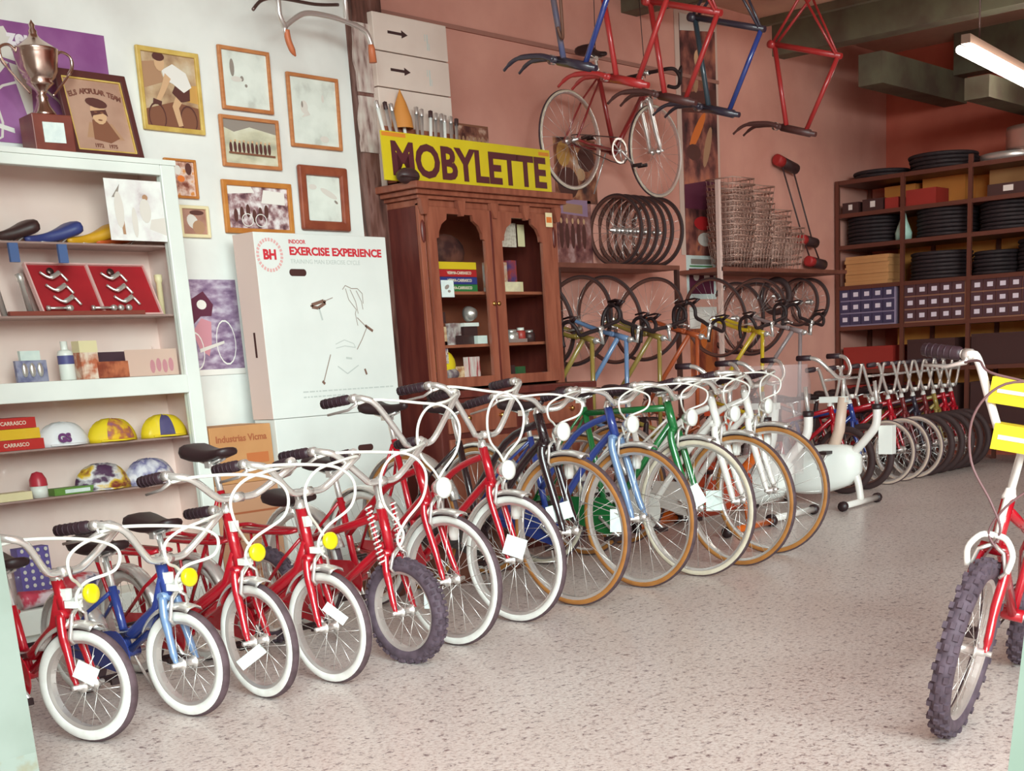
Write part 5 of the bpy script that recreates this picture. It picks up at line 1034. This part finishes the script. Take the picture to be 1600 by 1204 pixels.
# ---------------------------------------------------------------- metal shelving at the back wall
UP = mat('shelf_steel', (112, 64, 52), .5, .3)
t = thing('shelving', 'tall steel shelving along the back wall loaded with tyres and drawers', 'shelving', (11.1, 6.28, 0)); Y1 = -2.9
for z in (.35, .85, 1.235, 1.59, 1.94, 2.21, 2.49): MB().box(0, .62, Y1, 0, z - .035, z).build('shelf', UP, t)
for y in (0, -.64, -1.26, -1.86, -2.46): 
    for x in (-.006, .60): MB().box(x, x + .03, y - .035, y, 0, 2.49 if y > -1 else 2.56).build('upright', UP, t)
PLY = mat('orange_ply', (238, 160, 78), .7, c2=(224, 140, 64), scale=4)
MB().box(.63, .64, Y1, -.30, .40, 2.5).build('back_panel', PLY, t)
def onshelf(label, name, cat, mb, m, loc, group=None, rz=0.0):
    o = mb.build(name, m, None, loc); o.rotation_euler[2] = rz; return tag(o, label, cat, group)
def drawers(label, y, z, n, fm, dm, lab, dx=.115):
    t = thing('drawer_cabinet', label, 'drawer cabinet', (11.11, y, z)); L = n * dx + .012
    MB().box(.012, .30, -L, 0, 0, .335).build('body', fm, t)
    for r in range(3):
        for k in range(n):
            y0 = -.008 - k * dx
            d = MB().box(0, .012, y0 - dx + .008, y0, .012 + r * .108, .108 + r * .108).build('drawer', dm, t)
            MB().box(-.002, 0, y0 - dx * .72, y0 - dx * .28, .04 + r * .108, .078 + r * .108).build('label_card', lab, d)
LAB = mat('label_white', (232, 218, 230), .6); DW = mat('drawer_dark', (86, 54, 60), .5); DB = mat('drawer_blue', (72, 62, 92), .5); DF = mat('drawer_frame', (178, 122, 96), .6); BF = mat('drawer_blue_frame', (168, 146, 170), .6)
drawers('blue grey cabinet of small labelled drawers at the left end of the shelving', 6.255, 1.236, 5, BF, DB, LAB, .11)
drawers('brown cabinet of small labelled drawers in the middle bay of the shelving', 5.61, 1.236, 5, DF, DW, LAB, .113)
drawers('brown cabinet of small labelled drawers right of the middle bay', 4.99, 1.236, 5, DF, DW, LAB, .113)
drawers('brown cabinet of small labelled drawers cut by the right picture edge', 4.39, 1.236, 5, DF, DW, LAB, .113)
TYB = mat('tyre_black', (48, 34, 38), .7, c2=(34, 24, 28), scale=20)
def tyre_lying(R, rt):
    return cached(('lying', R, rt), lambda: MB().lathe([(R - rt + rt * math.cos(2 * PI * k / 8), rt * math.sin(2 * PI * k / 8)) for k in range(8)][::-1], 36, 0, axis='z', closed=True).mesh('tyre_ring', [TYB]))
for x, y, z, R, n, where in ((11.38, 6.02, 1.941, .255, 7, 'left bay, third shelf'), (11.38, 5.33, 1.941, .265, 8, 'middle bay, third shelf'), (11.40, 4.76, 1.941, .26, 7, 'right bay, third shelf'), (11.38, 5.38, 1.591, .27, 7, 'middle bay, fourth shelf'), (11.40, 4.88, 1.591, .20, 6, 'right of the middle bay, fourth shelf'), (11.42, 4.50, 1.591, .19, 8, 'right end, fourth shelf')):
    for k in range(n):
        o = put('tyre_ring', tyre_lying(R, .0165)); o.location = (x + .005 * math.sin(k * 2.3), y + .006 * math.cos(k * 1.9), z + .0175 + .033 * k); tag(o, 'black tyre lying in the stack on the shelving, ' + where, 'tyre', 'tyres stacked on the shelving')
for k in range(8):
    onshelf('flat yellowish carton in the pile beside the tyres, left bay', 'flat_carton', 'carton', MB().box(0, .30, -.43, 0, 0, .03), KRAFT, (11.12 + .006 * (k % 3), 6.20 - .008 * (k % 2), 1.591 + .031 * k), 'flat cartons in the left bay of the shelving')
onshelf('pale green plastic bag between two tyre stacks on the shelving', 'plastic_bag', 'bag', MB().lathe([(.0005, 0), (.07, 0), (.075, .06), (.035, .16), (.02, .22), (.0005, .23)], 12), mat('pale_green_bag', (176, 214, 200), .4), (11.2, 5.66, 1.941))
RBX = mat('shelf_box_red', (156, 44, 36), .6); OBX = mat('shelf_box_orange', (232, 146, 68), .65); DBX = mat('shelf_box_dark', (70, 40, 38), .6); LBX = mat('shelf_box_label', (232, 220, 214), .6)
for k, (y, w_, h_, m_, lb) in enumerate(((6.22, .16, .09, DBX, 'dark box with white label at the left end of the second shelf'), (6.02, .20, .10, DBX, 'dark box with white label beside the first one, second shelf'), (5.80, .13, .09, RBX, 'red box by the upright on the second shelf'), (5.60, .28, .13, RBX, 'wide red box in the middle bay of the second shelf'), (4.86, .36, .09, DBX, 'long dark box with two white labels in the right bay'))):
    t = thing('stock_box', lb, 'box', (11.12, y, 2.211)); MB().box(0, .25, -w_, 0, 0, h_).build('box', m_, t)
    if m_ is DBX: MB().box(-.001, 0, -w_ * .62, -w_ * .38, h_ * .3, h_ * .8).build('label_card', LBX, t)
for k, (y, w_, h_, m_, lb) in enumerate(((5.99, .30, .22, OBX, 'orange carton at the back of the second shelf, left bay'), (5.62, .40, .25, OBX, 'large orange carton at the back of the middle bay, second shelf'), (5.0, .44, .25, KRAFT, 'brown carton at the back of the right bay, second shelf'))):
    onshelf(lb, 'carton', 'carton', MB().box(0, .22, -w_, 0, 0, h_), m_, (11.48, y, 2.2115))
for k, (y, w_, h_, m_, lb) in enumerate(((6.22, .50, .20, RBX, 'dark red carton under the blue drawers'), (5.58, .45, .24, DBX, 'dark crate under the middle drawers'), (4.98, .50, .26, DBX, 'dark crate under the right drawers'), (4.36, .5, .25, DBX, 'dark crate at the right end under the drawers'))):
    onshelf(lb, 'crate', 'crate', MB().box(0, .45, -w_, 0, 0, h_).box(-.004, 0, -w_, 0, h_ - .03, h_), m_, (11.13, y, .851)); 
for k, (y, w_, h_, m_, lb) in enumerate(((6.22, .5, .36, RBX, 'red carton on the low shelf under the dark red one'), (5.6, .5, .34, DBX, 'dark carton on the low shelf, middle bay'), (4.98, .5, .36, DBX, 'dark carton on the low shelf, right bay'))):
    onshelf(lb, 'carton', 'carton', MB().box(0, .45, -w_, 0, 0, h_), m_, (11.13, y, .351))
# on top of the shelving
for k, (y, R, n, lb) in enumerate(((5.96, .26, 2, 'black tyre lying in the flat pile on top of the shelving, left end'), (5.36, .30, 4, 'black tyre lying in the pile on top of the shelving, middle'))):
    for j in range(n):
        o = put('tyre_ring', tyre_lying(R, .0165)); o.location = (11.40, y + .01 * j, 2.509 + .033 * j); tag(o, lb, 'tyre', 'tyres on top of the shelving')
onshelf('bundle of silver rims lying on top of the shelving', 'rim_bundle', 'rims', MB().lathe([(.24, 0), (.27, 0), (.27, .06), (.24, .06)], 36, closed=True), ALLOY, (11.40, 4.76, 2.491))
o = MB().lathe([(.19, 0), (.235, 0), (.24, .03), (.235, .06), (.24, .09), (.235, .12), (.24, .15), (.235, .19), (.19, .19)], 36, closed=True).build('rim_bundle', mat('dull_silver', (206, 170, 158), .35, .8), None, (11.42, 4.58, 2.555)); tag(o, 'tall stack of silver rims on top of the shelving at the right edge', 'rims')
# fluorescent lamp slung under the joists
t = thing('fluorescent_lamp', 'lit fluorescent batten lamp hanging under the joists at the right', 'lamp', (8.85, 4.04, 2.90), math.radians(7.2))
MB().box(.0, 1.75, -.03, .03, .045, .10).build('batten', mat('lamp_batten', (150, 120, 104), .5), t)
for y in (-.038, .038): MB().tube([(.0, y, .012), (1.75, y, .012)], .026, 12).build('tube', mat('lamp_glow', (255, 252, 242), .4, emit=18), t)
for x in (.1, 1.65): MB().box(x - .012, x + .012, -.03, .03, .03, .05).build('lamp_holder', mat('lamp_batten', (150, 120, 104), .5), t)
for x in (.3, 1.45): MB().tube([(x, 0, .10), (x, 0, .70)], .006, 6).build('hanger', STEEL, t)

# brown round tubs on the floor between the rear wheels
for X, Y, r, h, lb in ((4.28, 4.98, .13, .26, 'brown round tub on the floor behind the taller red whitewall bicycle'), (4.73, 4.98, .165, .28, 'brown round tub with rolled rim behind the black bicycle'), (5.17, 5.0, .13, .24, 'brown round tub on the floor behind the blue bicycle')):
    o = MB().lathe([(.0005, 0), (r * .84, 0), (r * .9, .02), (r, h * .6), (r * .98, h - .03), (r * 1.08, h - .02), (r * 1.08, h), (r * .95, h), (r * .9, .03), (.0005, .025)], 24).build('tub', mat('brown_tub', (120, 72, 54), .6, c2=(94, 52, 40), scale=9), None, (X, Y, 0)); tag(o, lb, 'tub')
